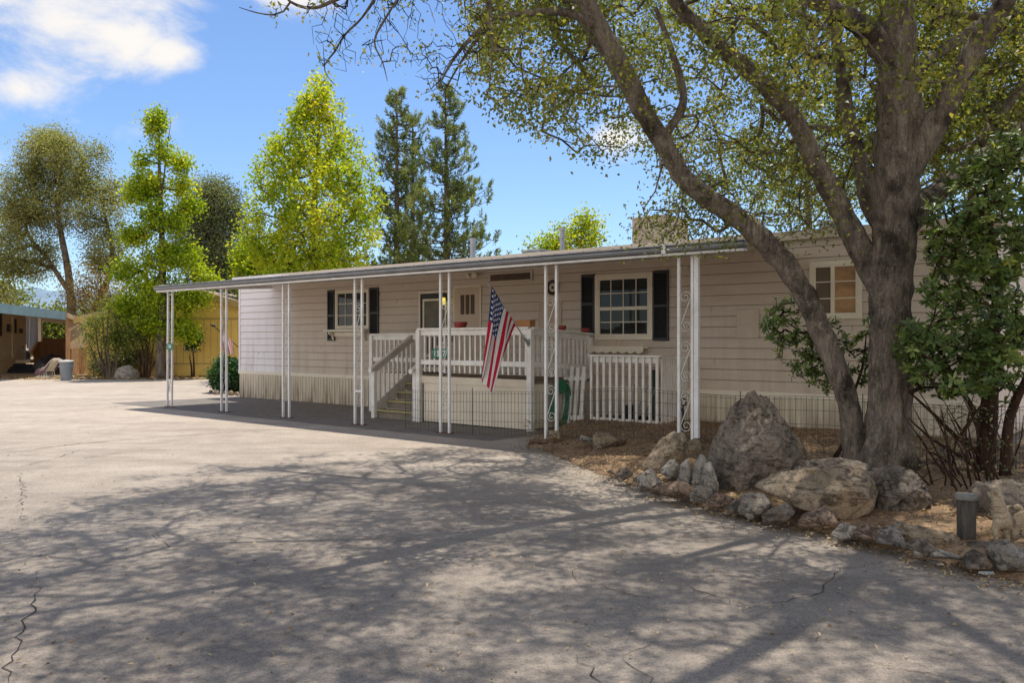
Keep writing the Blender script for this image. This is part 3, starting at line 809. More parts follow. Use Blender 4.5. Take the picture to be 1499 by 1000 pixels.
def railing(p, q, ztop, drop=0.0, step=.127, zlow=.95, gap=.06, capw=.13, mid=True):
    """rail from (s,t) p to q; drop lowers the far end"""
    p = Vector((p[0], -p[1], 0)); q = Vector((q[0], -q[1], 0)); d = (q-p).normalized(); dz = Vector((0, 0, -drop)); ln = (q-p).length
    up = Vector((0, 0, 1))
    mb = MB(off); mb.bar(p+up*(ztop-.018), q+dz+up*(ztop-.018), capw, .036); cap = mb.build('cap_rail', M['white'], dk)
    mb = MB(off); mb.bar(p+d*gap+up*(ztop-.087), q-d*gap+dz+up*(ztop-.087), .036, .10); mb.build('top_rail', M['white'], dk)
    if mid:
        mb = MB(off); mb.bar(p+d*gap+up*1.135, q-d*gap+dz+up*1.135, .036, .09); mb.build('mid_rail', M['white'], dk)
    n = int((ln-2*gap)/step)
    side = Vector((-d.y, d.x, 0))
    for k in range(n):
        f = gap+(ln-2*gap)*(k+.5)/n
        a = p+d*f+side*.040+dz*(f/ln)
        mb = MB(off); mb.bar(a+up*zlow, a+up*(ztop-.04), .036, .036, d); mb.build('baluster', M['white'], dk)
railing((D0, DT), (D1, DT), 1.775)
railing((D1, DT), (D1, .03), 1.775, .10)
railing((LS0+.05, LT), (S0+.25, LT), 1.69, 0, .13, .95)
# stairs, climbing towards the house
for k in range(4):
    z = .165+k*.17; t1 = DT-.02-k*.26
    mb = MB(off); mb.box((S0+.03, -t1, z-.035), (S1-.03, -t1+.27, z)); tr = mb.build('tread', M['treadwood'], dk)
    mb = MB(off); mb.box((S0+.035, -t1-.012, z-.03), (S1-.035, -t1-.0005, z+.004)); mb.build('nosing', M['nosing'], tr)
    mb = MB(off); mb.box((S0+.03, -t1+.03, z-.165), (S1-.03, -t1+.045, z-.036)); mb.build('riser', M['treadwood'], tr)
mb = MB(off); mb.bar((S0, -DT+.0, .12), (S0, -LT-.02, .80), .045, .24); mb.build('stringer', M['greyrail'], dk)
mb = MB(off); mb.bar((S1-.02, -DT+.06, .12), (S1-.02, -LT-.02, .78), .04, .24); mb.build('stringer', M['greyrail'], dk)
for sx, hx in ((S0, 0), (S1-.0, 0)):
    mb = MB(off); mb.bar((sx, -DT-.12, .955), (sx, -LT+.03, 1.655), .085, .05); mb.bar((sx, -DT-.02, .93), (sx, -LT+.03, 1.575), .04, .07); mb.build('handrail', M['greyrail'], dk)
    mb = MB(off); mb.lathe([(.05, 0), (.05, .01)], 12, (sx, -DT-.125, .955), 1); mb.build('handrail_end', M['white'], dk)
for k in range(8):
    f = (k+.6)/8.3; t = DT-.06-(DT-LT)*f
    mb = MB(off); mb.box((S0-.018, -t-.018, .24+.68*f), (S0+.018, -t+.018, .93+.68*f)); mb.build('baluster', M['white'], dk)

# things on and around the deck
def pot(px, py, s, t, zr, lab, r=.075, h=.085):
    o, _ = wthing('flower_pot', lab, 'pot', s, t, zr, 'red pots on the deck railing')
    mb = MB(); mb.lathe([(r*.8, 0), (r, h*.55), (r*1.03, h*.56), (r*1.06, h), (r*.93, h), (r*.88, h*.6), (.01, h*.58)], 18); mb.build('bowl', M['red'], o, smooth=True)
    mb = MB(); mb.lathe([(r*.86, h*.60), (.01, h*.75)], 14); mb.build('potting_soil', M['browndark'], o)
pot(674, 474, ws(674, DT), DT, 1.776, 'wide red pot on the front deck railing left of the flag', .12, .105)
pot(826, 478, D1, .95, 1.776-.052, 'red pot on the side deck railing just right of the scroll post')
pot(861, 483, D1, .22, 1.776-.09, 'red pot at the wall end of the side railing under the black shutter')
s = ws(767, 1.75)
o, _ = wthing('wooden_planter', 'orange wooden planter box on the deck railing beside the flag pole', 'planter', s, 1.84, 1.777)
mb = MB(); mb.box((-.26, -.075, 0), (.26, -.060, .115)); mb.box((-.26, .06, 0), (.26, .075, .115)); mb.box((-.26, -.0595, .001), (-.245, .0595, .115)); mb.box((.245, -.0595, .001), (.26, .0595, .115)); mb.box((-.244, -.0595, .001), (.244, .0595, .02)); mb.build('box', M['orangewood'], o)
mb = MB(); mb.box((-.243, -.058, .021), (.243, .058, .09)); mb.build('potting_soil', M['browndark'], o)
# cable hanging plant stem at right end of planter
s = ws(789.5, 1.0)
# hose on a hanger
o, _ = wthing('garden_hose', 'coiled green garden hose hanging on the side of the deck', 'hose', D1+.035, 1.10, .05)
mb = MB()
for k in range(9):
    pts = []
    ox = random.uniform(-.03, .03); w_ = .17+.012*k; h_ = .33+.008*k; x = .03+.014*(k % 4)
    for q in range(29):
        a = 2*PI*q/28
        pts.append((x+.006*math.sin(3*a+k), ox+w_*math.cos(a)*(1+.05*math.sin(2*a)), .40+h_*math.sin(a)+random.uniform(-.004, .004)))
    mb.tube(pts, .0135, 7, cap=False)
mb.tube([(.05, .16, .2), (.08, .22, .08), (.16, .30, .0), (.3, .2, -.03), (.5, .1, -.03)], .0135, 7)
mb.build('hose', M['hose'], o, smooth=True)
mb = MB(); mb.box((-.01, -.1, .60), (.08, .1, .66)); mb.box((.081, -.1, .56), (.09, .1, .78)); mb.build('hanger', M['hose'], o)
# leaning slat frame
o, _ = wthing('slat_gate', 'weathered white four slat gate leaning beside the green hose', 'gate', ws(837, .95), .95, .03)
mb = MB()
Mx = Matrix.Rotation(math.radians(-4), 4, 'Y') @ Matrix.Rotation(math.radians(-12), 4, 'X')
for k in range(4):
    mb = MB(); mb.box((-.24+.13*k, -.012, 0), (-.24+.13*k+.075, .012, 1.06+.02*(k == 1)), Mx.copy()); mb.build('slat', M['white'], o)
for z in (.12, .82):
    mb = MB(); mb.box((-.24, .0125, z), (.235, .034, z+.07), Mx.copy()); mb.build('batten', M['white'], o)
# slatted pen
PS0, PS1, PT = 12.24, 13.58, .98
pn, off2 = wthing('slatted_pen', 'small white slatted enclosure against the wall under the large window', 'enclosure', PS0, 0)
off_keep = off
def PB(name, m, a, b, par=None):
    mb = MB(off2); mb.box(a, b); return mb.build(name, M[m], par or pn)
TZ = 1.30
PB('top_rail', 'white', (PS0-.03, -PT-.03, TZ-.03), (PS1+.05, -PT+.09, TZ))
PB('top_rail', 'white', (PS0, -PT+.035, TZ-.13), (PS1, -PT+.06, TZ-.032))
PB('bottom_rail', 'white', (PS0, -PT+.033, .12), (PS1, -PT+.06, .22))
for k in range(11):
    x = PS0+(PS1-.045-PS0)*k/10
    PB('picket', 'white', (x, -PT, .03), (x+.045, -PT+.032, TZ-.031))
PB('top_rail', 'white', (PS1-.02, -PT+.091, TZ-.06), (PS1+.03, -.02, TZ-.035))
PB('bottom_rail', 'white', (PS1-.02, -PT+.07, .12), (PS1+.01, -.02, .2))
for k in range(15):
    t = PT-.09-(PT-.14)*k/14
    PB('picket', 'white', (PS1+.012, -t-.02, .04), (PS1+.032, -t+.02, TZ-.061))
# dark boards and small machine inside
o, _ = wthing('dark_panel', 'tall black board leaning on the wall inside the slatted pen', 'board', 13.28, .14, .03)
mb = MB(); mb.box((-.11, -.012, 0), (.11, .012, 1.14), Matrix.Rotation(-.09, 4, 'X')); mb.build('board', M['black'], o)
mb = MB(); mb.box((-.12, -.03, 1.141), (.12, .012, 1.16), Matrix.Rotation(-.09, 4, 'X')); mb.build('edge_cap', M['galv'], o)
o, _ = wthing('dark_panel', 'narrower dark green board left of the black board inside the slatted pen', 'board', 12.98, .14, .03)
mb = MB(); mb.box((-.07, -.012, 0), (.07, .012, .98), Matrix.Rotation(-.09, 4, 'X')); mb.build('board', mat('dark_green_board', (.02, .045, .035), .6, .2, 4), o)
mb = MB(); mb.box((-.075, -.02, .981), (.075, .012, 1.0), Matrix.Rotation(-.09, 4, 'X')); mb.build('edge_cap', M['black'], o)
o, _ = wthing('garden_machine', 'dark wheeled garden machine with handle behind the white pickets', 'machine', 12.75, .5, .02)
mb = MB(); mb.box((-.2, -.16, .12), (.2, .16, .22)); mb.lathe([(.13, .221), (.14, .36), (.1, .40), (.03, .41)], 14); mb.build('engine', M['black'], o, bevel=.01)
for sx in (-.2, .2):
    for sy in (-.19, .19):
        mb = MB(); mb.lathe([(.03, -.02), (.1, -.018), (.1, .018), (.03, .02)], 16, (sx, sy, .1), 1); mb.build('wheel', M['black'], o, smooth=True)
mb = MB(); mb.tube([(.2, -.15, .2), (.42, -.15, .72), (.42, .15, .72), (.2, .15, .2)], .012, 8); mb.build('handle', M['galv'], o, smooth=True)
# little tool between the posts at the right
o, _ = wthing('garden_tap', 'dark standpipe with a red valve handle by the right corner post', 'tap', ws(1000, 2.1), 2.1, .1)
mb = MB(); mb.tube([(0, 0, 0), (0, 0, .42), (0, -.03, .46), (0, -.09, .44)], .016, 8); mb.build('pipe', M['black'], o, smooth=True)
mb = MB(); mb.tube([(.05*math.cos(a), 0, .55+.05*math.sin(a)) for a in [2*PI*k/16 for k in range(17)]], .012, 6, cap=False); mb.tube([(0, 0, .42), (0, 0, .5)], .01, 6); mb.build('loop', M['black'], o, smooth=True)
mb = MB(); mb.lathe([(.05, 0), (.05, .02)], 12, (-.06, -.05, .3)); mb.build('valve_handle', mat('valve_red', (.4, .05, .02), .5, .1, 8), o)
#%%PART3%%
# ------------------------------------------------------------------ flags
def facecol_mat(name, trans=.25):
    m, nt, bs = _nt(name)
    a = _new(nt, 'ShaderNodeAttribute', attribute_name='fcol')
    nz = noise(nt, 300, 2, .5, objco(nt))
    c = mixc(nt, .25, a.outputs['Color'], ramp(nt, nz, [(.3, .6), (.7, 1.0)]), 'MULTIPLY')
    nt.links.new(c, bs.inputs['Base Color']); bs.inputs['Roughness'].default_value = .75; bs.inputs['Specular IOR Level'].default_value = .2
    tr = _new(nt, 'ShaderNodeBsdfTranslucent'); nt.links.new(c, tr.inputs['Color'])
    mx = _new(nt, 'ShaderNodeMixShader'); mx.inputs[0].default_value = trans
    nt.links.new(bs.outputs[0], mx.inputs[1]); nt.links.new(tr.outputs[0], mx.inputs[2]); nt.links.new(mx.outputs[0], nt.nodes['Material Output'].inputs[0])
    return m
def flag_cloth(name, P, nu, nv, parent, m, red, white, blue):
    u = np.linspace(0, 1, nu+1); v = np.linspace(0, 1, nv+1)
    U, V = np.meshgrid(u, v, indexing='ij')
    X = P(U, V).reshape(-1, 3)
    idx = np.arange((nu+1)*(nv+1)).reshape(nu+1, nv+1)
    f = np.stack([idx[:-1, :-1], idx[1:, :-1], idx[1:, 1:], idx[:-1, 1:]], -1).reshape(-1, 4)
    o = mesh_np(name, X, f, m, parent, True)
    uc = ((u[:-1]+u[1:])/2)[:, None]*np.ones((1, nv)); vc = ((v[:-1]+v[1:])/2)[None, :]*np.ones((nu, 1))
    stripe = (np.floor(uc*13) % 2 == 0)
    col = np.where(stripe[..., None], np.array(red), np.array(white))
    cant = (uc < 7/13) & (vc < .4)
    col = np.where(cant[..., None], np.array(blue), col)
    hu, hv = .9, 1.5
    for r in range(9):
        for c in range(6 if r % 2 == 0 else 5):
            cu_ = (r+1)/10*7/13; cv_ = ((2*c+1) if r % 2 == 0 else (2*c+2))/12*.4
            dx = (vc-cv_)*hv; dy = (uc-cu_)*hu
            rr = np.hypot(dx, dy); an = np.arctan2(dx, -dy)
            k = np.abs(((an/(2*PI/5)+.5) % 1)-.5)*2*PI/5
            lim = .0305*.40/np.maximum(.2, np.cos(PI/5-k)*.0+np.cos(k)*.42+np.sin(k)*.60)
            col = np.where((cant & (rr < lim))[..., None], np.array(white), col)
    rgba = np.concatenate([col.reshape(-1, 3), np.ones((nu*nv, 1))], 1).astype(np.float32)
    a = o.data.attributes.new('fcol', 'FLOAT_COLOR', 'FACE'); a.data.foreach_set('color', rgba.ravel())
    return o
fm = facecol_mat('flag_cloth')
FS, FT = D1, 1.92
zfb = wz(767, 503, FT)
fl, _ = wthing('flag', 'large red white and blue striped flag hanging from an angled pole on the deck post', 'flag', FS, FT, zfb)
tip = Vector((-.02, -.98, .965)); e = tip.normalized()
mb = MB(); mb.tube([(0, .02, -.02), tuple(tip)], .0125, 10); mb.build('pole', mat('pole_metal', (.42, .42, .43), .4, .1, 6), fl, smooth=True)
mb = MB(); mb.tube([tuple(tip), tuple(tip+e*.03)], .02, 10); mb.build('finial', M['galv'], fl)
mb = MB(); mb.tube([(0, .02, -.02), tuple(e*.13)], .022, 10); mb.box((-.03, .01, -.06), (.03, .024, .08)); mb.build('bracket', M['galv'], fl)
def Pfl(U, V):
    h = .05+.88*U
    a0 = (tip.length-h)*(-e.y); z0 = (tip.length-h)*e.z
    sm = V**.75
    a = a0+(.90-.16*U-a0)*sm
    z = z0-V*(1.37-.20*U)-.05*np.sin(PI*U)*V
    x = -.27*V**1.1+.16*U*V+(.055*np.sin(2*PI*(1.55*U+.15*V)+.4)+.02*np.sin(2*PI*(3.3*U-.4*V)))*np.minimum(1, V*2.2+.12)
    z = z+.03*np.sin(2*PI*1.2*U)*V
    return np.stack([x, -a, z], -1)
flag_cloth('cloth', Pfl, 110, 180, fl, fm, (.50, .012, .045), (.80, .77, .74), (.018, .045, .17))

# ------------------------------------------------------------------ wire fence
FTW = 2.90
def gz(p):
    s_ = (p-P0).dot(R); return .15*min(1, max(0, (s_-11.6)/2.2))
f0, f1 = ws(594, FTW), 20.3
fn, offf = wthing('wire_fence', 'low thin black wire mesh fence running in front of the deck and behind the boulders', 'fence', f0, FTW)
mb = MB()
def fp(s, h):
    p = W(s, FTW); wv = .035*math.sin(s*1.7)+.02*math.sin(s*4.1)
    return Vector((s-f0, wv, gz(p)+h+.02*math.sin(s*2.3)))
n = int((f1-f0)/.068)
for k in range(n+1):
    s = f0+(f1-f0)*k/n; mb.bar(fp(s, 0), fp(s, .70), .0042, .0042, (0, 1, 0))
for h in (.02, .11, .22, .36, .53, .665, .70):
    for k in range(0, n, 3): mb.bar(fp(f0+(f1-f0)*k/n, h), fp(f0+(f1-f0)*min(k+3, n)/n, h), .0048, .0048)
mb.build('wire_mesh', M['wire'], fn)
for s in np.arange(f0, f1, 1.55):
    mb = MB(); mb.bar(fp(s, -.05), fp(s, .76), .009, .009, (0, 1, 0)); mb.build('stake', M['wire'], fn)

# ------------------------------------------------------------------ rocks
def ico(sub):
    bm = bmesh.new(); bmesh.ops.create_icosphere(bm, subdivisions=sub, radius=1)
    v = np.array([p.co[:] for p in bm.verts]); f = np.array([[q.index for q in fc.verts] for fc in bm.faces]); bm.free(); return v, f
ICO = {k: ico(k) for k in (3, 4, 5, 6)}
from mathutils import noise as mnoise
def rock_hull(name, label, pts, m, sub=5, amp=.05, fs=3.0, group=None, cat='rock', base=None):
    pts = [Vector(p) for p in pts]
    c = sum(pts, Vector())/len(pts)
    bm = bmesh.new()
    for p in pts: bm.verts.new(p-c)
    bmesh.ops.convex_hull(bm, input=bm.verts); bm.normal_update()
    bv = BVHTree.FromBMesh(bm); 
    V, Fc = ICO[sub]
    out = np.zeros_like(V); so = Vector((random.random()*50, random.random()*50, 0))
    size = max((p-c).length for p in pts)
    for i, d in enumerate(V):
        d = Vector(d); hit = bv.ray_cast(d*50, -d)
        r = 50-hit[3] if hit[0] else size*.5
        p = d*r
        q = (p/size*fs)+so
        nz = mnoise.fractal(q, 1.0, 2.0, 5)+.6*(mnoise.noise(q*.6))
        rg = abs(mnoise.noise(q*1.7+Vector((9, 2, 4))))
        out[i] = p*(1+amp*nz-amp*1.3*max(0, .18-rg)/.18+amp*.35*mnoise.fractal(q*3.7, .8, 2.0, 4))
    # soften hull creases a little
    bm.free()
    zmin = min(p.z for p in pts)-c.z
    loc = Vector((c.x, c.y, base if base is not None else c.z+zmin))
    out = out+np.array([0, 0, c.z-loc.z])
    o = mesh_np(name, out, Fc, m, None, sub >= 5)
    o.location = loc
    return tag(o, label, cat, group)
def px_rock(name, label, outline, Y, depth, m, sub=5, amp=.05, fs=3.0, group=None, sink=.04, cat='rock'):
    pts = []
    cx = sum(p[0] for p in outline)/len(outline); cy = max(p[1] for p in outline)
    for (x, y) in outline:
        pts.append(at(x, y, Y))
        for sgn, k in ((-1, .60), (1, .72), (-.6, .84), (.6, .9)):
            q = at(cx+(x-cx)*k, cy+(y-cy)*(k*.97), Y); q.y += sgn*depth/2; pts.append(q)
    zb = min(p.z for p in pts)
    lows = [p.copy() for p in pts if p.z < zb+.12]
    for p in lows: pts.append(p-Vector((0, 0, sink)))
    return rock_hull(name, label, pts, m, sub, amp, fs, group, cat)
def bY(y, z=.1): return (H-z)*F/(y-CY)
px_rock('boulder', 'huge grey pyramid shaped boulder standing in front of the house skirting', [(1033, 690), (1040, 655), (1066, 606), (1090, 575), (1104, 571), (1122, 580), (1150, 612), (1176, 650), (1190, 682), (1160, 700), (1120, 712), (1062, 718), (1042, 712)], 8.65, .85, M['rock_grey'], 6, .055, 3.2, cat='boulder')
px_rock('boulder', 'sunlit tan wedge shaped boulder left of the corner post', [(939, 684), (950, 668), (970, 640), (990, 627), (1004, 634), (1009, 660), (1006, 680), (985, 687), (955, 687)], 9.7, .5, M['rock_tan'], 5, .05, 2.5, cat='boulder')
px_rock('boulder', 'long flat tan topped boulder lying in front of the oak trunk', [(1106, 712), (1120, 700), (1145, 690), (1175, 687), (1230, 683), (1268, 690), (1288, 712), (1274, 735), (1240, 747), (1200, 738), (1150, 722)], 7.35, .6, M['rock_tan'], 6, .055, 2.6, cat='boulder')
px_rock('boulder', 'rounded grey boulder touching the right end of the long flat boulder', [(1262, 700), (1280, 686), (1312, 682), (1340, 690), (1358, 716), (1342, 731), (1305, 738), (1280, 752), (1262, 735)], 7.5, .7, M['rock_grey'], 6, .08, 2.6, cat='boulder')
px_rock('boulder', 'low flat grey stone ledge behind the long boulder', [(1165, 690), (1180, 674), (1230, 670), (1275, 680), (1262, 694), (1200, 698)], 8.05, .5, M['rock_grey'], 5, .06, 3, cat='boulder')
px_rock('boulder', 'dark mossy boulder in shade behind the stone statue', [(1422, 722), (1435, 704), (1470, 702), (1530, 700), (1560, 735), (1540, 770), (1450, 765)], 6.9, .5, M['rock_grey'], 5, .08, 3, cat='boulder')
# upright pale stones
G2 = 'stones edging the bed'
px_rock('edging_stone', 'upright pale pointed stone, middle of three before the pyramid boulder', [(1008, 705), (1018, 672), (1025, 662), (1033, 668), (1040, 700), (1025, 712)], 8.35, .22, M['rock_white'], 4, .06)
px_rock('edging_stone', 'upright pale rounded stone leaning left beside the pointed stone', [(994, 700), (997, 678), (1006, 671), (1011, 680), (1008, 708)], 8.4, .2, M['rock_white'], 4, .05)
px_rock('edging_stone', 'smooth pale slanting stone leaning against the pyramid boulder', [(1026, 705), (1032, 676), (1041, 674), (1052, 708), (1048, 716)], 8.2, .2, M['rock_white'], 4, .05)
stones = [
 (912, 706, 22, 15, 'rock_grey', 'grey brown stone at the left end of the stone edging'),
 (894, 697, 14, 6, 'rock_grey', 'tiny low stone leading the edging at the sunlit strip'),
 (938, 712, 18, 14, 'rock_grey', 'small dull stone second in the edging row'),
 (950, 722, 28, 26, 'rock_white', 'pale lichened stone tilted up at the tarmac edge'),
 (984, 708, 28, 30, 'rock_white', 'pale pointed stone behind the red brown stone'),
 (999, 713, 16, 11, 'rock_white', 'small white stone under the upright pale stones'),
 (968, 731, 26, 17, 'rock_red', 'small tan stone beside the large red brown stone'),
 (992, 735, 46, 24, 'rock_red', 'wide red brown stone in the edging below the upright stones'),
 (1026, 743, 31, 27, 'rock_blue', 'speckled grey white stone between red brown and pink stones'),
 (1053, 748, 31, 20, 'rock_red', 'smooth pink orange flat stone'),
 (1078, 752, 27, 17, 'rock_grey', 'dark grey stone right of the pink orange stone'),
 (1106, 759, 37, 28, 'rock_blue', 'streaked white and grey triangular stone'),
 (1148, 769, 44, 24, 'rock_grey', 'grey blocky stone right of the streaked triangular stone'),
 (1195, 776, 47, 25, 'rock_red', 'round brown loaf shaped stone'),
 (1232, 789, 46, 20, 'rock_white', 'flat white stone right of the loaf shaped stone'),
 (1271, 796, 38, 21, 'rock_red', 'pinkish brown stone between white and grey stones'),
 (1312, 795, 58, 25, 'rock_blue', 'large smooth grey stone in the edging'),
 (1306, 806, 33, 19, 'rock_blue', 'smaller bluish stone in front of the smooth grey stone'),
 (1346, 818, 40, 22, 'rock_grey', 'dark brown angular stone left of the white lumps'),
 (1386, 825, 36, 14, 'rock_white', 'low white crumbling stone at the tarmac edge'),
 (1427, 834, 38, 21, 'rock_grey', 'grey stone left of the white veined rock'),
 (1475, 836, 50, 34, 'rock_blue', 'white veined grey rock at the foot of the statue'),
 (1440, 808, 36, 14, 'rock_grey', 'flat brown stone in front of the black light post'),
 (1505, 800, 40, 20, 'rock_tan', 'tan stone at the picture edge beside the statue'),
 (884, 660, 30, 24, 'rock_tan', 'brown stone, middle of three in front of the pen'),
 (861, 657, 22, 17, 'rock_white', 'white chunk left of the brown stone in front of the pen'),
 (906, 659, 25, 16, 'rock_red', 'orange stone right of the brown stone in front of the pen'),
 (779, 654, 14, 13, 'rock_red', 'small orange brown stone left of the scroll post foot'),
 (793, 656, 18, 10, 'rock_red', 'low tan stone touching the scroll post foot'),
 (809, 648, 16, 18, 'rock_tan', 'brown stone standing between the legs of the scroll post'),
 (1016, 672, 18, 26, 'rock_tan', 'square tan block under the corner post'),
]
for (px, py, w_, h_, m_, lab) in stones:
    z = .03 if py > 690 else .06
    Y = bY(py, z); sc_ = Y/F
    hw, hh = w_/2*sc_*1.34, h_*sc_*1.36
    cpt = at(px, py, Y); pts = []
    for _ in range(12):
        a = random.uniform(0, 2*PI); b = math.asin(random.uniform(-.5, 1))
        q = random.uniform(.85, 1.15)
        pts.append(cpt+Vector((hw*math.cos(a)*math.cos(b)*q*1.12, min(hw, .14)*math.sin(a)*math.cos(b)*q, hh*(.34+.66*math.sin(b)*q))))
    rock_hull('edging_stone', lab, pts, M[m_], 4, .06, 2.4, G2)
# long flat slab
px_rock('edging_stone', 'long flat tan slab left of the black light post', [(1306, 770), (1322, 765), (1370, 777), (1405, 783), (1420, 794), (1395, 800), (1350, 790), (1312, 778)], 6.35, .22, M['rock_tan'], 5, .05)
# background stones
px_rock('boulder', 'blue grey boulder under the thicket across the road', [(169, 548), (173, 538), (190, 534), (201, 543), (202, 554), (185, 557), (172, 555)], 34.2, .9, M['rock_blue'], 4, .05, cat='boulder')
for (px, py, w_, h_, lab) in ((318, 578, 12, 7, 'pale stone at the left end of the hedge'), (330, 579, 9, 8, 'round stone in the middle in front of the hedge'), (338, 580, 11, 9, 'brown grey stone in front of the hedge near the post'), (347, 580, 11, 7, 'small stone at the house corner by the hedge'), (309, 576, 8, 5, 'small dark stone left of the pale hedge stone')):
    Y = bY(py, 0); sc_ = Y/F; hw = w_/2*sc_; hh = h_*sc_; cpt = at(px, py, Y); pts = []
    for _ in range(16):
        a = random.uniform(0, 2*PI); b = math.asin(random.uniform(-.4, 1)); pts.append(cpt+Vector((hw*math.cos(a)*math.cos(b), hw*math.sin(a)*math.cos(b), hh*(.3+.7*math.sin(b)))))
    rock_hull('edging_stone', lab, pts, M[random.choice(('rock_tan', 'rock_white'))], 3, .06, 2.4, 'stones by the hedge')

# ------------------------------------------------------------------ garden ornaments at the right
p = gnd(1422, 797, .05)
o = thing('light_post', 'short black garden light post with flat cap between slab and statue', 'light post', (p.x, p.y+.07, .03))
k = p.y/F
mb = MB(); r_ = 13.5*k; hh = 73*k
mb.lathe([(r_*1.1, 0), (r_*1.1, .02), (r_, .025), (r_, hh-.03)], 8); mb.build('column', mat('post_black', (.105, .085, .062), .7, .4, 7, .4, col2=(.014, .012, .011), stretch=(3, 3, .5), fine=.6), o, bevel=.004)
mb = MB(); mb.lathe([(r_*1.16, hh-.029), (r_*1.22, hh-.01), (r_*1.1, hh+.008), (.02, hh+.012)], 16); mb.build('cap', mat('cap_grey', (.19, .175, .15), .8, .3, 9, .3), o, smooth=True)

def skin(name, verts, edges, radii, m, parent=None, sub=2, disp=0.0):
    me = bpy.data.meshes.new(name); me.from_pydata(verts, edges, []); ob = bpy.data.objects.new(name, me); C.objects.link(ob)
    sk = ob.modifiers.new('s', 'SKIN'); sk.use_smooth_shade = True
    for v, r in zip(me.skin_vertices[0].data, radii): v.radius = (r, r) if not hasattr(r, '__len__') else r; 
    me.skin_vertices[0].data[0].use_root = True
    ss = ob.modifiers.new('d', 'SUBSURF'); ss.levels = sub; ss.render_levels = sub
    dg = bpy.context.evaluated_depsgraph_get(); ev = ob.evaluated_get(dg)
    nm = bpy.data.meshes.new_from_object(ev); bpy.data.objects.remove(ob)
    nm.materials.clear(); nm.materials.append(m); nm.name = name
    if disp:
        for v in nm.vertices: v.co += v.normal*disp*(mnoise.fractal(v.co*55, 1, 2, 3))
    o2 = bpy.data.objects.new(name, nm); C.objects.link(o2)
    if parent: o2.parent = parent
    return o2
k = 6.05/F      # metres per reference pixel at the statue
sb = gnd(1470, 800, .05)
st = thing('animal_statue', 'weathered tan stone statue of a long necked winged animal by the light post', 'statue', (sb.x, sb.y, .04))
def sp(x, y, d=0.0): return ((x-1470)*k, d, (800-y)*k)
bv = [sp(1466, 762), sp(1463, 748), sp(1461, 735), sp(1459, 724), sp(1458, 716), sp(1456, 712, -.03), sp(1455, 717, -.06), sp(1478, 766, .03), sp(1487, 768, .06),
      sp(1454, 768, -.02), sp(1455, 782, -.02), sp(1455.5, 797, -.03), sp(1471, 770, -.02), sp(1472, 784, -.02), sp(1473, 798, -.03), sp(1489, 780, .05), sp(1487, 796, .03), sp(1482, 799, .0),
      sp(1497, 766, .07), sp(1505, 752, .08), sp(1503, 741, .08), sp(1493, 743, .08)]
be = [(0,1),(1,2),(2,3),(3,4),(4,5),(5,6),(0,7),(7,8),(0,9),(9,10),(10,11),(0,12),(12,13),(13,14),(8,15),(15,16),(16,17),(8,18),(18,19),(19,20),(20,21)]
br = [14,13,10.5,8.5,7.5,6,3.4,13,11,6,3.3,3.2,6.5,3.8,3.6,9,5.5,3.6,6,6,6.5,5]
skin('body', bv, be, [r*k for r in br], M['statue'], st, 2, .006)
for sd in (-1, 1):
    mb = MB()
    for q in range(6):
        f = q/5
        a = sp(1478+4*f, 750+14*f, -.055*sd if sd > 0 else .09); b = sp(1497-3*f, 742+26*f, -.07*sd if sd > 0 else .12)
        mb.tube([a, tuple((Vector(a)+Vector(b))/2+Vector((0, -.008*sd, .008))), b], [.010, .017, .006], 6)
    mb.build('wing', M['statue'], st, smooth=True)
mb = MB()
for q in range(4):
    z = 727+q*8.2; r0 = (8.0+q*1.75)*k
    mb.tube([((1458.5+q*.5-1470)*k+r0*math.cos(a), r0*math.sin(a)-.004, (800-z)*k-.006*abs(math.sin(3*a))) for a in [2*PI*j/18 for j in range(19)]], .004, 5, cap=False)
for ex in (-1, 1): mb.tube([sp(1458+ex*5, 716), sp(1458+ex*6.5, 709)], [.012, .004], 6)
mb.tube([sp(1457, 715, -.035), sp(1455, 721, -.075)], [.022, .008], 8)
mb.build('mane', M['statue'], st, smooth=True)
mb = MB(); mb.lathe([(.10, 0), (.105, .012), (.09, .02)], 14, (.02, .02, -.012)); mb.build('plinth', M['statue'], st)
# white scrap on the tarmac
p = gnd(1455, 843)
o = thing('plastic_lid', 'flat white curved plastic scrap on the tarmac by the veined rock', 'scrap', (p.x, p.y, .006))
mb = MB(); n = 14
vs = [];
for q in range(n+1):
    a = PI*(.1+.8*q/n); vs += [(.10*math.cos(a), -.05*math.sin(a)+.03, .004), (.09*math.cos(a), -.012*math.sin(a)+.03, .016)]
mb.add(vs, [(2*i, 2*i+1, 2*i+3, 2*i+2) for i in range(n)]); mb.add([(v[0], v[1], v[2]-.004) for v in vs], [(2*i+2, 2*i+3, 2*i+1, 2*i) for i in range(n)])
mb.build('lid', M['lettering'], o)
# ------------------------------------------------------------------ neighbour on the left
def quadprism(mb, pts, thick):
    """a sheet through 4 points, given thickness downward (z)"""
    a = [Vector(p) for p in pts]; b = [p-Vector((0, 0, thick)) for p in a]
    mb.add(a+b, [(0,1,2,3), (7,6,5,4), (0,4,5,1), (1,5,6,2), (2,6,7,3), (3,7,4,0)]); return mb
nb0 = Vector((-21.9, 36.5, 0))
nb = thing('neighbour_house', 'tan neighbour house with teal edged porch roof at the far left', 'house', nb0)
def NB(mb, name, m, par=None):
    mb.off = -nb0
    mb.v = [v-nb0 for v in mb.v]
    return mb.build(name, M[m], par or nb)
A = Vector((-24.5, 33.0, 0)); Bp = at(38, 549, 42.0); Bp.z = 0
d_ = (Bp-A).normalized(); nrm = Vector((d_.y, -d_.x, 0))       # faces right / camera
mb = MB()
q = [A-d_*2, Bp, Bp-nrm*7, A-d_*2-nrm*7]
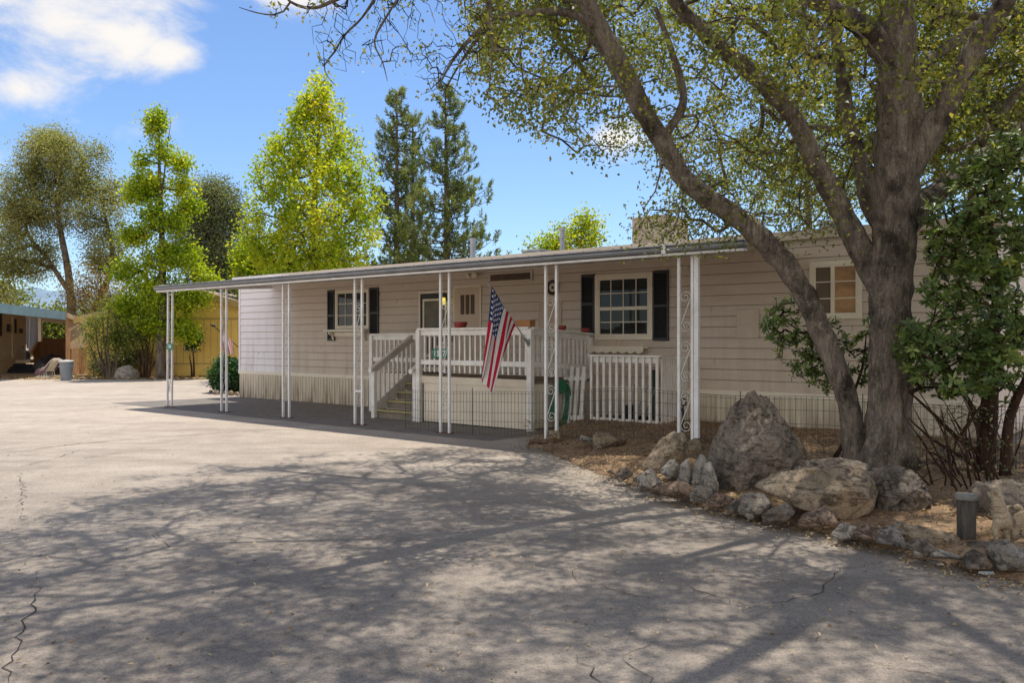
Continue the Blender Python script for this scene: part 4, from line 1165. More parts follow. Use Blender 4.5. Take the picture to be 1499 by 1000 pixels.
mb.add([(p.x, p.y, 0) for p in q]+[(p.x, p.y, 2.95) for p in q], [(0,1,5,4), (1,2,6,5), (2,3,7,6), (3,0,4,7), (4,5,6,7)])
NB(mb, 'wall', 'tanwall')
mb = MB(); mb.bar(A-d_*2+nrm*.02+Vector((0, 0, .62)), Bp+nrm*.02+Vector((0, 0, .62)), .03, .05); NB(mb, 'belt_trim', 'tanwall')
def onwall(px, h):
    k = (px-CX)/F; t = (A.y*k-A.x)/(d_.x-d_.y*k); return A+d_*t+nrm*.03+Vector((0, 0, h))
def npz(px, py):
    Y = onwall(px, 0).y; return H-(py-CY)/F*Y
def npanel(name, m, x0, x1, y0, y1, par=None, th=.04):
    mb = MB(); a = onwall(x0, npz((x0+x1)/2, y1)); b = onwall(x1, npz((x0+x1)/2, y1)); h = npz((x0+x1)/2, y0)-npz((x0+x1)/2, y1)
    mb.bar(a+Vector((0, 0, h/2)), b+Vector((0, 0, h/2)), th, h); return NB(mb, name, m, par)
npanel('window', 'dark', -6, 1.7, 458, 492)
dd = npanel('door', 'tanwall', 17, 23.5, 464, 524, None, .06); npanel('window', 'dark', 19.2, 22.3, 467, 488, dd, .09)
npanel('wall_lamp', 'black', 9.8, 12.5, 475, 486, None, .15)
npanel('wall_ornament', 'black', 28.5, 31.5, 481, 488, None, .1)
# porch roof
E0 = at(-25, 441, 30); E1 = at(95, 457.5, 37.5); E2 = at(156, 481, 46)
mb = MB(); quadprism(mb, [E0, E1, Vector((E1.x-5.5, E1.y+6, E1.z+.35)), Vector((E0.x-4, E0.y+6, E0.z+.35))], .06); quadprism(mb, [E1+Vector((0, 0, -.01)), E2, Vector((E2.x-6, E2.y+2, E2.z+.7)), Vector((E1.x-5.5, E1.y+6.03, E1.z+.34))], .06); rf = NB(mb, 'porch_roof', 'roofbrown')
mb = MB(); mb.bar(E0+Vector((0, -.04, -.17)), E1+Vector((.04, -.04, -.15)), .06, .36); NB(mb, 'fascia', 'teal', rf)
mb = MB(); mb.bar(E1+Vector((.08, 0, -.12)), E2+Vector((0, 0, -.1)), .06, .22); NB(mb, 'side_fascia', 'tanwall', rf)
for px, Y, yb in ((59, 40.0, 500), (99.5, 38.2, 549)):
    mb = MB(); p = at(px, yb, Y); mb.box((p.x-.07, p.y-.07, max(0, p.z)), (p.x+.07, p.y+.07, 2.58)); NB(mb, 'porch_post', 'postwood' if px > 60 else 'cream')
# steps
mb = MB(); nst = 5
for k_ in range(nst):
    f = k_/nst; a = at(9+6*f, 547-17*f, 40.2+1.0*f); b = at(46, 547-17*f, 40.2+1.0*f)
    st_ = MB(); st_.box((a.x, a.y, a.z-.10), (b.x, a.y+.35, a.z)); NB(st_, 'step', 'black')
mb = MB(); a = at(13, 528, 41.3); b = at(46, 528, 41.3); mb.box((a.x, 41.2, a.z-.12), (b.x, 43.2, a.z+.03)); NB(mb, 'landing', 'tanwall')
# side deck: boarded rail and lower cladding, posts below
def boards(name, m, p, q, z0, z1, step=.16, th=.03, par=None, mbk=None):
    p = Vector(p); q = Vector(q); n = max(1, int((q-p).length/step)); mb = MB()
    for i in range(n):
        a = p.lerp(q, i/n); b = p.lerp(q, (i+.94)/n); o_ = random.uniform(-.006, .006)
        mb.bar(a+Vector((0, o_, (z0+z1)/2)), b+Vector((0, o_, (z0+z1)/2)), th, z1-z0)
    return NB(mb, name, m, par)
pa = at(58, 540, 40.6); pa.z = 0; pb = at(98, 540, 41.8); pb.z = 0
boards('deck_rail', 'brownwood', pa, pb, .50, 1.62)
mb = MB(); mb.bar(pa+Vector((0, -.03, 1.66)), pb+Vector((0, -.03, 1.50)), .1, .09); NB(mb, 'cap_rail', 'brownwood')
a = at(46, 517, 39.4); b = at(59, 495, 40.6); mb = MB(); mb.bar(a, b, .1, .14); NB(mb, 'handrail', 'brownwood')
mb = MB(); mb.add([at(48, 517, 39.6), at(59, 497, 40.6), at(59, 527, 40.6), at(50, 535, 39.6)], [(0,1,2,3)]); mb.add([at(48, 517, 39.63), at(59, 497, 40.63), at(59, 527, 40.63), at(50, 535, 39.63)], [(3,2,1,0)]); NB(mb, 'stair_boards', 'brownwood')
pc = at(100, 540, 38.6); pc.z = 0; pd = at(152, 540, 44.5); pd.z = 0
z0 = H-(511-CY)/F*39; z1 = H-(468-CY)/F*39
boards('porch_cladding', 'tanwall', pc, pd, z0, z1, .25)
boards('underfloor_boards', 'brownwood', pc+Vector((-.5, 1.2, 0)), pd+Vector((-.5, 1.2, 0)), .0, z0, .3)
for px, yb, Y in ((110, 554, 38.2), (120.5, 553, 39.2), (130, 548, 40.5), (140.5, 549, 41.2), (146, 548, 42.5)):
    mb = MB(); p = at(px, 540, Y-.35); mb.box((p.x-.13, p.y-.08, 0), (p.x+.13, p.y+.08, z0+.05)); NB(mb, 'support_post', 'postwood')
# curtain hung at the porch end
def ncurtain():
    mb = MB(); vs = []; n = 26
    for i in range(n+1):
        f = i/n; a = at(38+20*f, 466-0*f, 41.2); z1_ = 2.62; z0_ = 1.0+.35*(1-f)**2-.28*(1-abs(2*f-1))
        off_ = .07*math.sin(f*34)
        vs += [(a.x, a.y+off_, z1_), (a.x+.02*math.sin(f*20), a.y+off_*1.6, (z0_+z1_)/2), (a.x-.12*f, a.y+off_*1.2, z0_)]
    mb.add(vs, [(3*i+j, 3*i+3+j, 3*i+4+j, 3*i+1+j) for i in range(n) for j in range(2)])
    return mb
o = thing('porch_curtain', 'white curtain hanging at the end of the neighbour porch', 'curtain', at(48, 466, 41.2))
mb = ncurtain(); l0 = o.location.copy(); mb.v = [v-l0 for v in mb.v]; cu = mb.build('curtain', M['curtain'], o, smooth=True)
mb = MB(); mb.bar(at(37, 464, 41.2)-l0, at(59, 464, 41.2)-l0, .04, .04); mb.build('rod', M['galv'], o)
# small table with things on the landing
tl = at(34, 526, 41.8)
o = thing('porch_table', 'small pale table with dark pots on the neighbour porch landing', 'table', tl)
mb = MB(); mb.box((-.35, -.2, .38), (.3, .2, .43)); mb.build('table_top', M['beigecloth'], o)
for lx in (-.3, .22):
    mb = MB(); mb.box((lx, -.15, 0), (lx+.05, .15, .379)); mb.build('leg', M['browndark'], o)
o = thing('potted_plant', 'dark pot with small plant standing on the porch table', 'plant', tl+Vector((-.1, 0, .43)))
mb = MB(); mb.lathe([(.09, 0), (.13, .18), (.11, .19)], 12); mb.build('pot', M['black'], o)
mb = MB(); mb.tube([(0, 0, .18), (.05, 0, .45), (-.08, 0, .7)], .04, 6); mb.tube([(0, 0, .18), (-.1, 0, .5)], .04, 6); mb.build('stem', M['barkred'], o)
# reclining rocker with cloths
rp = gnd(63, 553); rp.y += .3
rc = thing('rocking_chair', 'white glider rocking chair draped with purple and beige cloths by the neighbour steps', 'chair', (rp.x, rp.y, 0), math.radians(-20)); rc.scale = (.66, .66, .72)
mb = MB(); mb.bar((-.55, -.3, .05), (.55, -.3, .05), .05, .07); mb.bar((-.55, .3, .05), (.55, .3, .05), .05, .07); mb.box((-.3, -.3, .0), (-.22, .3, .04)); mb.box((.22, -.3, .0), (.3, .3, .04)); mb.build('base', M['white'], rc)
for sx in (-.3, -.1, .1, .3):
    for sy in (-.3, .3):
        mb = MB(); mb.bar((sx, sy, .07), (sx*.8, sy, .42), .035, .035); mb.build('upright', M['white'], rc)
mb = MB(); mb.bar((-.45, 0, .42), (.3, 0, .40), .56, .1); mb.build('seat', M['white'], rc, bevel=.03)
mb = MB(); mb.bar((.22, 0, .42), (.80, 0, 1.02), .56, .09); mb.build('backrest', M['white'], rc, bevel=.03)
def cloth(name, m, path, w_, par):
    mb = MB(); vs = []; n = len(path); mm = 9
    for (x, z) in path:
        for j in range(mm):
            y = (j/(mm-1)-.5)*w_; dr_ = max(0, abs(y)-.27)
            vs.append((x+random.uniform(-.015, .015), y*(1-.3*min(1, dr_*3)), z-dr_*1.6+random.uniform(-.012, .012)))
    mb.add(vs, [(i*mm+j, i*mm+j+1, (i+1)*mm+j+1, (i+1)*mm+j) for i in range(n-1) for j in range(mm-1)])
    return mb.build(name, M[m], par, smooth=True)
cloth('purple_throw', 'purple', [(-.72, .15), (-.70, .3), (-.62, .46), (-.4, .52), (-.1, .54), (.15, .60), (.32, .74), (.48, .90)], .95, rc)
cloth('beige_throw', 'beigecloth', [(-.15, .58), (.12, .66), (.34, .83), (.55, 1.02), (.74, 1.12), (.92, 1.10), (1.0, .98)], .8, rc)
# bins and dark heap
bp = gnd(91, 557.5)
o = thing('rubbish_bin', 'grey plastic rubbish bin with pale lid beside the rocking chair', 'bin', (bp.x, bp.y+.3, 0))
mb = MB(); mb.lathe([(.19, 0), (.195, .03), (.245, .66), (.262, .665), (.262, .70)], 24); mb.build('body', M['canplastic'], o, smooth=True)
mb = MB(); mb.lathe([(.27, .701), (.275, .74), (.245, .765), (.05, .79)], 24); mb.build('lid', M['canlid'], o, smooth=True)
for sx in (-1, 1):
    mb = MB(); mb.box((sx*.225, -.06, .50), (sx*.28, .06, .57)); mb.build('handle', M['canplastic'], o, bevel=.01)
px_rock('tarpaulin', 'dark tarpaulin covered heap behind the rocking chair', [(54, 530), (62, 520), (76, 518), (88, 522), (97, 535), (97, 552), (56, 552)], 38.6, 1.4, M['black'], 4, .05, cat='tarpaulin')

# ------------------------------------------------------------------ yellow house
yl = at(235, 555, 36.6); yl.z = 0
yh = thing('yellow_house', 'yellow gabled house behind the lime green tree', 'house', yl, math.radians(-4))
hwL, hwR = -3.3, 4.7
ez, rz_ = 2.72, 3.55; rx = 1.95
mb = MB(); mb.extr([(hwL, 0), (hwR, 0), (hwR, ez), (rx, rz_), (hwL, ez-.2)], (0, 0, 0), (0, 11, 0), (1, 0, 0), (0, 0, 1)); mb.build('wall', M['yellow'], yh)
mb = MB()
x = hwL+.1
while x < hwR: mb.box((x, -.004, .5), (x+.02, 0.001, 2.45)); x += .3
mb.build('batten_grooves', M['yellowtrim'], yh)
mb = MB(); mb.box((hwL, -.03, 2.43), (hwR, -.001, 2.50)); mb.box((hwL, -.03, .52), (hwR, -.001, .57)); mb.build('belt_trim', M['yellowtrim'], yh)
mb = MB()
for (x0, z0_, x1, z1_) in ((rx, rz_, hwR+.35, ez-.1), (rx, rz_, hwL-.35, ez-.3)):
    mb.extr([(-.35, 0), (11.3, 0), (11.3, .1), (-.35, .1)], (x0, 0, z0_+.02), (x1, 0, z1_+.02), (0, 1, 0), (0, 0, 1))
rfy = mb.build('roof', M['roofbrown'], yh)
mb = MB(); mb.bar((rx, -.37, rz_-.02), (hwR+.35, -.37, ez-.14), .04, .22); mb.bar((rx, -.37, rz_-.02), (hwL-.35, -.37, ez-.34), .04, .22); mb.build('barge_board', M['yellowtrim'], rfy)
x = (272-235)/F*36.6; zc = H-(510-CY)/F*36.6
mb = MB(); mb.box((x, -.05, zc-.12), (x+.5, -.002, zc+.2)); wv = mb.build('window', M['cream'], yh)
mb = MB(); mb.box((x+.04, -.056, zc-.08), (x+.46, -.051, zc+.16)); mb.build('pane', M['glass'], wv)
# brown steps beside the trunk
sl = at(227, 552, 35.6); sl.z = 0
o = thing('garden_steps', 'short flight of brown wooden steps beside the lime tree trunk', 'steps', sl)
for k_ in range(6):
    mb = MB(); mb.box((-.28, .14*k_, .115*k_), (.28, .14*k_+.2, .115*k_+.06)); mb.build('tread', M['postwood'], o)
for sx in (-.31, .285):
    mb = MB(); mb.bar((sx+.012, 0, .05), (sx+.012, .85, .72), .03, .2); mb.build('stringer', M['brownwood'], o)
# faded flag
fb = at(350, 509, 34.6)
f2 = thing('flag', 'sun faded small striped flag hanging on the yellow house', 'flag', fb)
t0 = at(318, 477, 34.6)-fb; t0.y = -.5
mb = MB(); mb.tube([(0, 0, 0), tuple(t0*.5+Vector((0, 0, .0))), tuple(t0)], .018, 8); mb.build('pole', M['black'], f2)
mb = MB(); mb.lathe([(.02, -.05), (.09, -.02), (.09, .03), (.02, .07)], 10, tuple(t0)); mb.build('finial', M['black'], f2)
ha = t0*.74; hb = t0*.18
def Pf2(U, V):
    hx = ha.x+(hb.x-ha.x)*U; hz = ha.z+(hb.z-ha.z)*U
    x = hx+(ha.x+.16+.44*U-hx)*V*.8+.03*np.sin(9*U+2*V); z = hz+.10*np.sin(PI*U)*(1-V)-V*(.95-.55*U); y = -.30+.06*np.sin(14*U)*V+0*V
    return np.stack([x, y, z], -1)
flag_cloth('cloth', Pf2, 52, 60, f2, fm, (.55, .16, .16), (.74, .68, .63), (.66, .44, .45))
# ------------------------------------------------------------------ trees
def catmull(pts, rad, step):
    P = [Vector(p) for p in pts]; out = []; ro = []
    for i in range(len(P)-1):
        p0 = P[max(0, i-1)]; p1 = P[i]; p2 = P[i+1]; p3 = P[min(len(P)-1, i+2)]
        n = max(1, int((p2-p1).length/step))
        for k in range(n):
            t = k/n; t2 = t*t; t3 = t2*t
            out.append(.5*((2*p1)+(p2-p0)*t+(2*p0-5*p1+4*p2-p3)*t2+(3*p1-p0-3*p2+p3)*t3)); ro.append(rad[i]+(rad[i+1]-rad[i])*t)
    out.append(P[-1]); ro.append(rad[-1])
    return out, ro
def limb_mesh(limbs, name, m, parent, origin, n=14, rough=.10, fs=2.2, thin=None):
    V = []; Fc = []; b = 0
    for pts, rad in limbs:
        ref = None; nn = n if max(rad) > .05 else 7
        so = Vector((random.random()*40, 0, random.random()*40))
        for i, p in enumerate(pts):
            d = (pts[min(i+1, len(pts)-1)]-pts[max(0, i-1)]).normalized()
            if ref is None: ref = d.orthogonal().normalized()
            ref = (ref-d*ref.dot(d)).normalized(); bb = d.cross(ref)
            for k in range(nn):
                a = 2*PI*k/nn; dr = ref*math.cos(a)+bb*math.sin(a)
                q = p+dr*rad[i]
                nz = mnoise.fractal(Vector((q.x*fs*3, q.y*fs*3, q.z*fs))+so, 1, 2, 3)
                V.append(tuple(q+dr*rad[i]*rough*nz-origin))
        for i in range(len(pts)-1):
            for k in range(nn):
                k2 = (k+1) % nn; Fc.append((b+i*nn+k, b+i*nn+k2, b+(i+1)*nn+k2, b+(i+1)*nn+k))
        b += len(pts)*nn
    return mesh_np(name, V, Fc, m, parent, True)
def grow(limbs, attr, seg=.3, jitter=.25, sag=0.0, bias=None):
    """join every attractor to the nearest point of limbs or earlier branches; returns nodes, parents, tips, limb radius"""
    pos = []; par = []
    for pts, rad in limbs:
        for i, p in enumerate(pts):
            pos.append(p[:]); par.append(-1 if i == 0 else len(pos)-2)
    nl = len(pos)
    cap = nl+len(attr)*12+10
    A = np.zeros((cap, 3)); A[:nl] = pos
    par = par+[-1]*(cap-nl); cnt = nl
    at_ = np.asarray(attr)
    d0 = np.array([np.min(np.sum((A[:nl]-a)**2, 1)) for a in at_])
    tips = []
    for i in np.argsort(d0):
        a = at_[i]
        dv = A[:cnt]-a
        d2 = np.sqrt((dv**2).sum(1))
        if bias: d2 = d2 + bias*np.maximum(0, dv[:, 2])   # prefer to come from below
        j = int(np.argmin(d2)); src = A[j]; ln = np.linalg.norm(a-src)
        n = max(1, min(11, int(ln/seg)))
        prev = j; side = rng.normal(0, 1, 3)*jitter*ln*.35
        for k in range(1, n+1):
            t = k/n
            q = src+(a-src)*t+side*math.sin(PI*t)+np.array([0, 0, sag*ln*math.sin(PI*t)])
            A[cnt] = q; par[cnt] = prev; prev = cnt; cnt += 1
        tips.append(prev)
    return A[:cnt], np.array(par[:cnt]), np.array(tips), nl
def branch_mesh(name, nodes, par, tips, nl, m, parent, origin, r0=.006, pw=.45, sides=4, rmax=.06):
    w_ = np.zeros(len(nodes)); w_[tips] += 1
    for i in range(len(nodes)-1, nl-1, -1):
        if par[i] >= 0: w_[par[i]] += w_[i]
    idx = np.arange(nl, len(nodes)); p = par[idx]
    r = np.minimum(rmax, r0*np.maximum(1, w_)**pw)
    Pq = nodes[idx]; Pp = nodes[p]
    rq = r[idx]; rp = np.where(p >= nl, np.minimum(r[p], rq*1.5), rq*1.2)
    d = Pq-Pp; ln = np.linalg.norm(d, axis=1, keepdims=True); d = d/np.maximum(ln, 1e-6)
    up = np.where(np.abs(d[:, 2:3]) > .9, np.array([[1., 0, 0]]), np.array([[0, 0, 1.]]))
    s = np.cross(d, up); s /= np.maximum(np.linalg.norm(s, axis=1, keepdims=True), 1e-6); u = np.cross(s, d)
    ring = []
    for P_, R_ in ((Pp, rp), (Pq, rq)):
        for k in range(sides):
            a = 2*PI*k/sides; ring.append(P_+(s*math.cos(a)+u*math.sin(a))*R_[:, None])
    V = np.stack(ring, 1).reshape(-1, 3)-np.array(origin)
    E = len(idx); base = (np.arange(E)*2*sides)[:, None]
    Fc = np.concatenate([base+np.array([[k, (k+1) % sides, sides+(k+1) % sides, sides+k]]) for k in range(sides)], 0)
    return mesh_np(name, V, Fc, m, parent, True)
def leaf_arrays(pos, length, width, up=.45, droop=0.0, dirs=None, fold=.25):
    n = len(pos)
    d = rng.normal(0, 1, (n, 3)) if dirs is None else dirs+rng.normal(0, .25, (n, 3))
    if droop: d[:, 2] -= droop
    d /= np.linalg.norm(d, axis=1, keepdims=True)
    nn = rng.normal(0, 1, (n, 3)); nn[:, 2] = np.abs(nn[:, 2])+up
    nn -= d*(nn*d).sum(1, keepdims=True); nn /= np.linalg.norm(nn, axis=1, keepdims=True)
    s = np.cross(d, nn)
    l = length*rng.uniform(.65, 1.25, (n, 1)); w_ = width*rng.uniform(.7, 1.25, (n, 1))
    b = pos; t = pos+d*l-nn*l*.12
    m1 = pos+d*l*.48+s*w_*.5+nn*w_*fold; m2 = pos+d*l*.48-s*w_*.5+nn*w_*fold
    V = np.stack([b, m1, t, m2], 1).reshape(-1, 3)
    Fc = np.arange(n*4).reshape(n, 4)
    return V, Fc
def crown_mesh(name, centres, per, sigma, length, width, m, parent, origin, var_c=None, up=.45, droop=0., flat=1.0):
    c = np.repeat(np.asarray(centres), per, 0)
    cv = np.repeat(var_c if var_c is not None else rng.uniform(0, 1, len(centres)), per)
    off_ = rng.normal(0, 1, c.shape)*sigma; off_[:, 2] *= flat
    V, Fc = leaf_arrays(c+off_, length, width, up, droop)
    v = np.clip(cv*.55+rng.normal(.22, .17, len(c)), 0, 1)
    return mesh_np(name, V-np.array(origin), Fc, m, parent, False, np.repeat(v, 4))
def project(p):
    p = np.asarray(p); return CX+p[:, 0]/p[:, 1]*F, CY-(p[:, 2]-H)/p[:, 1]*F

def simple_tree(name, label, base, trunk, attr, leafm, barkm, per, sigma, ll, lw, r0=.02, group=None, var_c=None, droop=0, jitter=.25, cat='tree', step=.4, flat=1.0, bias=.4, rmax=.12, up=.45):
    base = Vector(base)
    o = thing(name, label, cat, base, 0, group)
    limbs = [catmull(p, r, step) for p, r in trunk]
    limb_mesh(limbs, 'trunk', barkm, o, base, 10, .12)
    nd, pr, tp, nl = grow(limbs, attr, .5, jitter, 0, bias)
    branch_mesh('branches', nd, pr, tp, nl, barkm, o, base, r0, .45, 4, rmax)
    crown_mesh('crown', attr, per, sigma, ll, lw, leafm, o, base, var_c, up, droop, flat)
    return o
def ellipsoid(n, c, rad, shell=.55):
    v = rng.normal(0, 1, (n, 3)); v /= np.linalg.norm(v, axis=1, keepdims=True)
    return np.array(c)+v*np.array(rad)*(shell+(1-shell)*rng.uniform(0, 1, (n, 1))**.6)
def column_pts(n, base, h0, h1, prof, lump=.25):
    """points in a rotational crown: prof(f) radius at height fraction f"""
    out = []
    while len(out) < n:
        f = random.random(); r = prof(f)
        if random.random() > (r/max(prof(x/10) for x in range(11)))**1.0: continue
        a = random.uniform(0, 2*PI); q = math.sqrt(random.uniform(.12, 1))
        k = 1+lump*mnoise.noise(Vector((math.cos(a)*1.6, math.sin(a)*1.6, f*5+base[0])))
        out.append((base[0]+r*q*k*math.cos(a), base[1]+r*q*k*math.sin(a), h0+(h1-h0)*f))
    return np.array(out)

lime = leafmat('lime_leaf', [(0, (.09, .19, .006)), (.4, (.31, .41, .025)), (.75, (.56, .58, .035)), (1, (.72, .60, .05))], .55, .45, .3)
maple = leafmat('maple_leaf', [(0, (.13, .25, .008)), (.4, (.37, .45, .03)), (.75, (.62, .61, .04)), (1, (.78, .62, .06))], .56, .45, .3)
olive = leafmat('olive_leaf', [(0, (.12, .14, .055)), (.45, (.32, .325, .13)), (.75, (.47, .42, .17)), (1, (.56, .44, .16))], .45, .5, .3)
darkoak = leafmat('dark_oak_leaf', [(0, (.08, .10, .05)), (.5, (.21, .235, .12)), (1, (.36, .36, .17))], .4, .5, .3)
pine = leafmat('pine_needle', [(0, (.06, .095, .04)), (.5, (.21, .255, .09)), (1, (.42, .41, .14))], .36, .5, .3)
shrubm = leafmat('shrub_leaf', [(0, (.07, .10, .022)), (.5, (.20, .25, .055)), (1, (.42, .40, .11))], .45, .5, .3)
rhodo = leafmat('glossy_leaf', [(0, (.04, .07, .022)), (.5, (.13, .19, .05)), (.85, (.25, .30, .08)), (1, (.50, .45, .10))], .4, .36, .4)
hedgem = leafmat('hedge_leaf', [(0, (.016, .055, .014)), (.6, (.045, .12, .026)), (1, (.18, .28, .03))], .2, .4, .4)
russet = leafmat('russet_leaf', [(0, (.13, .095, .035)), (.5, (.33, .22, .08)), (1, (.48, .30, .10))], .42, .6, .3)

# --- far left oak (several irregular lobes)
b = at(95, 540, 48); b.z = 0; Y = 48
def pv(x, y, Yd=0): return tuple(at(x, y, Y+Yd))
att = np.concatenate([ellipsoid(150, pv(95, 235), (2.33, 2.13, 1.66), .3), ellipsoid(100, pv(38, 290), (1.53, 1.73, 2.13), .35), ellipsoid(120, pv(40, 365), (1.66, 1.86, 1.86), .35), ellipsoid(130, pv(140, 300), (1.60, 1.86, 2.00), .3), ellipsoid(70, pv(160, 365), (1.26, 1.60, 1.66), .4), ellipsoid(60, pv(85, 300), (1.60, 1.73, 1.60), .2), ellipsoid(30, pv(75, 205), (0.93, 1.06, 0.67), .3)])
att = np.array([p for p in att if mnoise.noise(Vector(p)*.75) > -.14 or random.random() < .15])
vc = np.clip(.35+.3*np.array([mnoise.noise(Vector(p)*.8) for p in att])+rng.normal(0, .15, len(att)), 0, 1)
simple_tree('oak_tree', 'large olive brown oak with several trunks beyond the neighbour house at far left', b, [([tuple(b), pv(105, 480), pv(100, 400), pv(85, 310), pv(92, 240)], [.3, .26, .2, .13, .05]), ([tuple(b+Vector((.4, .3, 0))), pv(145, 440), pv(165, 380), pv(150, 300)], [.22, .2, .15, .05]), ([pv(103, 430), pv(70, 380), pv(40, 340), pv(35, 290)], [.16, .12, .09, .04])], att, olive, M['barkgrey'], 120, .30, .12, .075, .018, 'trees beyond the houses', vc)
# reddish, half bare small tree in front of it
Y = 46; att = np.concatenate([ellipsoid(70, pv(150, 420), (2.00, 1.60, 1.33), .2), ellipsoid(50, pv(125, 440), (1.46, 1.33, 1.06), .2)])
b = at(150, 540, 46); b.z = 0
simple_tree('small_tree', 'small russet leaved tree in front of the far left oak', b, [([tuple(b), pv(148, 500), pv(150, 440), pv(146, 400)], [.12, .1, .08, .03])], att, russet, M['barkgrey'], 34, .34, .12, .065, .012, 'trees beyond the houses')
# --- lime green tree (liquidambar)
Y = 34.3; b = at(235, 556, Y); b.z = 0
parts_ = []
for (x, y, rx_, rz2, n) in ((228, 178, 12, 22, 26), (238, 225, 20, 20, 26), (206, 232, 8, 16, 12), (262, 240, 16, 9, 14), (228, 275, 40, 25, 60), (200, 285, 18, 14, 14), (262, 270, 22, 12, 16), (240, 320, 45, 26, 75), (280, 300, 16, 9, 12), (205, 345, 32, 18, 36), (250, 375, 55, 24, 80), (190, 395, 34, 18, 36), (295, 405, 24, 14, 24), (230, 430, 55, 28, 80), (280, 440, 30, 18, 34), (185, 445, 24, 16, 22), (235, 475, 40, 16, 36), (272, 480, 20, 22, 20)):
    parts_.append(ellipsoid(n, pv(x, y), (rx_*Y/F*.84, rx_*Y/F*.8, rz2*Y/F*.9), .1))
att = np.concatenate(parts_)
att = np.array([p for p in att if mnoise.noise(Vector(p)*1.1+Vector((2, 9, 0))) > -.10 or random.random() < .25])
vc = np.clip(.45+.35*np.array([mnoise.noise(Vector(p)*.7) for p in att])+rng.normal(0, .18, len(att))+.12*(att[:, 2]-6)/6, 0, 1)
simple_tree('lime_tree', 'bright lime green narrow tree with a tall thin leader left of the awning', b, [([tuple(b), pv(236, 480), pv(238, 380), pv(234, 280), pv(232, 170)], [.20, .18, .13, .08, .02]), ([pv(236, 290), pv(246, 210), pv(250, 176)], [.04, .02, .008])], att, lime, M['barkgrey'], 54, .19, .125, .095, .012, 'trees beyond the houses', vc, .25, step=.5)
# --- grey green oak behind
Y = 46; b = at(310, 548, Y); b.z = 0
att = np.concatenate([ellipsoid(130, pv(312, 300), (1.7, 1.5, 1.5), .3), ellipsoid(120, pv(325, 365), (2.1, 1.6, 1.8), .3), ellipsoid(90, pv(285, 345), (1.3, 1.5, 2.0), .3), ellipsoid(80, pv(345, 405), (1.5, 1.5, 1.3), .3), ellipsoid(50, pv(300, 400), (1.6, 1.5, 1.5), .2)])
simple_tree('oak_tree', 'dense grey green oak standing between the two bright green trees', b, [([tuple(b), pv(312, 450), pv(315, 370), pv(310, 290)], [.3, .26, .18, .05])], att, darkoak, M['barkgrey'], 100, .30, .12, .075, .02, 'trees beyond the houses')
# --- bright maple
Y = 33; b = at(458, 560, Y); b.z = 0
hts = [(112, 6), (130, 20), (160, 36), (190, 52), (220, 76), (260, 90), (300, 98), (340, 96), (380, 84), (410, 72)]
def prof_px(y): return np.interp(y, [h for h, _ in hts], [r for _, r in hts])
att = []
while len(att) < 520:
    y = random.uniform(112, 415); r = prof_px(y)
    if random.random() > r/92: continue
    a = random.uniform(0, 2*PI); q = math.sqrt(random.uniform(.1, 1)); lump = 1+.42*mnoise.noise(Vector((math.cos(a)*2, math.sin(a)*2, y*.02)))
    rr = r*q*lump*Y/F
    cxp = np.interp(y, [112, 200, 300, 400], [470, 462, 458, 455])
    c_ = at(cxp, y, Y); p_ = (c_.x+rr*math.cos(a), c_.y+rr*math.sin(a)*.9, c_.z)
    if mnoise.noise(Vector(p_)*1.15+Vector((7, 0, 0))) < -.08 and random.random() < .8: continue
    att.append(p_)
att = np.array(att)
vc = np.clip(.48+.4*np.array([mnoise.noise(Vector(p)*.75) for p in att])+rng.normal(0, .18, len(att)), 0, 1)
tr = [([tuple(b), pv(457, 400), pv(460, 300), pv(466, 200), pv(470, 118)], [.19, .16, .11, .06, .015])]
for (x0, y0, x1, y1, dy) in ((457, 390, 500, 330, .5), (458, 380, 410, 320, -.6), (460, 330, 400, 250, .8), (461, 320, 520, 250, -.8), (463, 270, 430, 190, .4), (464, 260, 500, 180, .3), (457, 400, 390, 370, .2)):
    tr.append(([pv(x0, y0), pv((x0+x1)/2, (y0+y1)/2+6, dy*.6), pv(x1, y1, dy)], [.06, .04, .015]))
simple_tree('maple_tree', 'tall bright yellow green maple with rounded crown behind the awning', b, tr, att, maple, M['barkgrey'], 46, .19, .135, .105, .011, 'trees beyond the houses', vc, .25, step=.5)
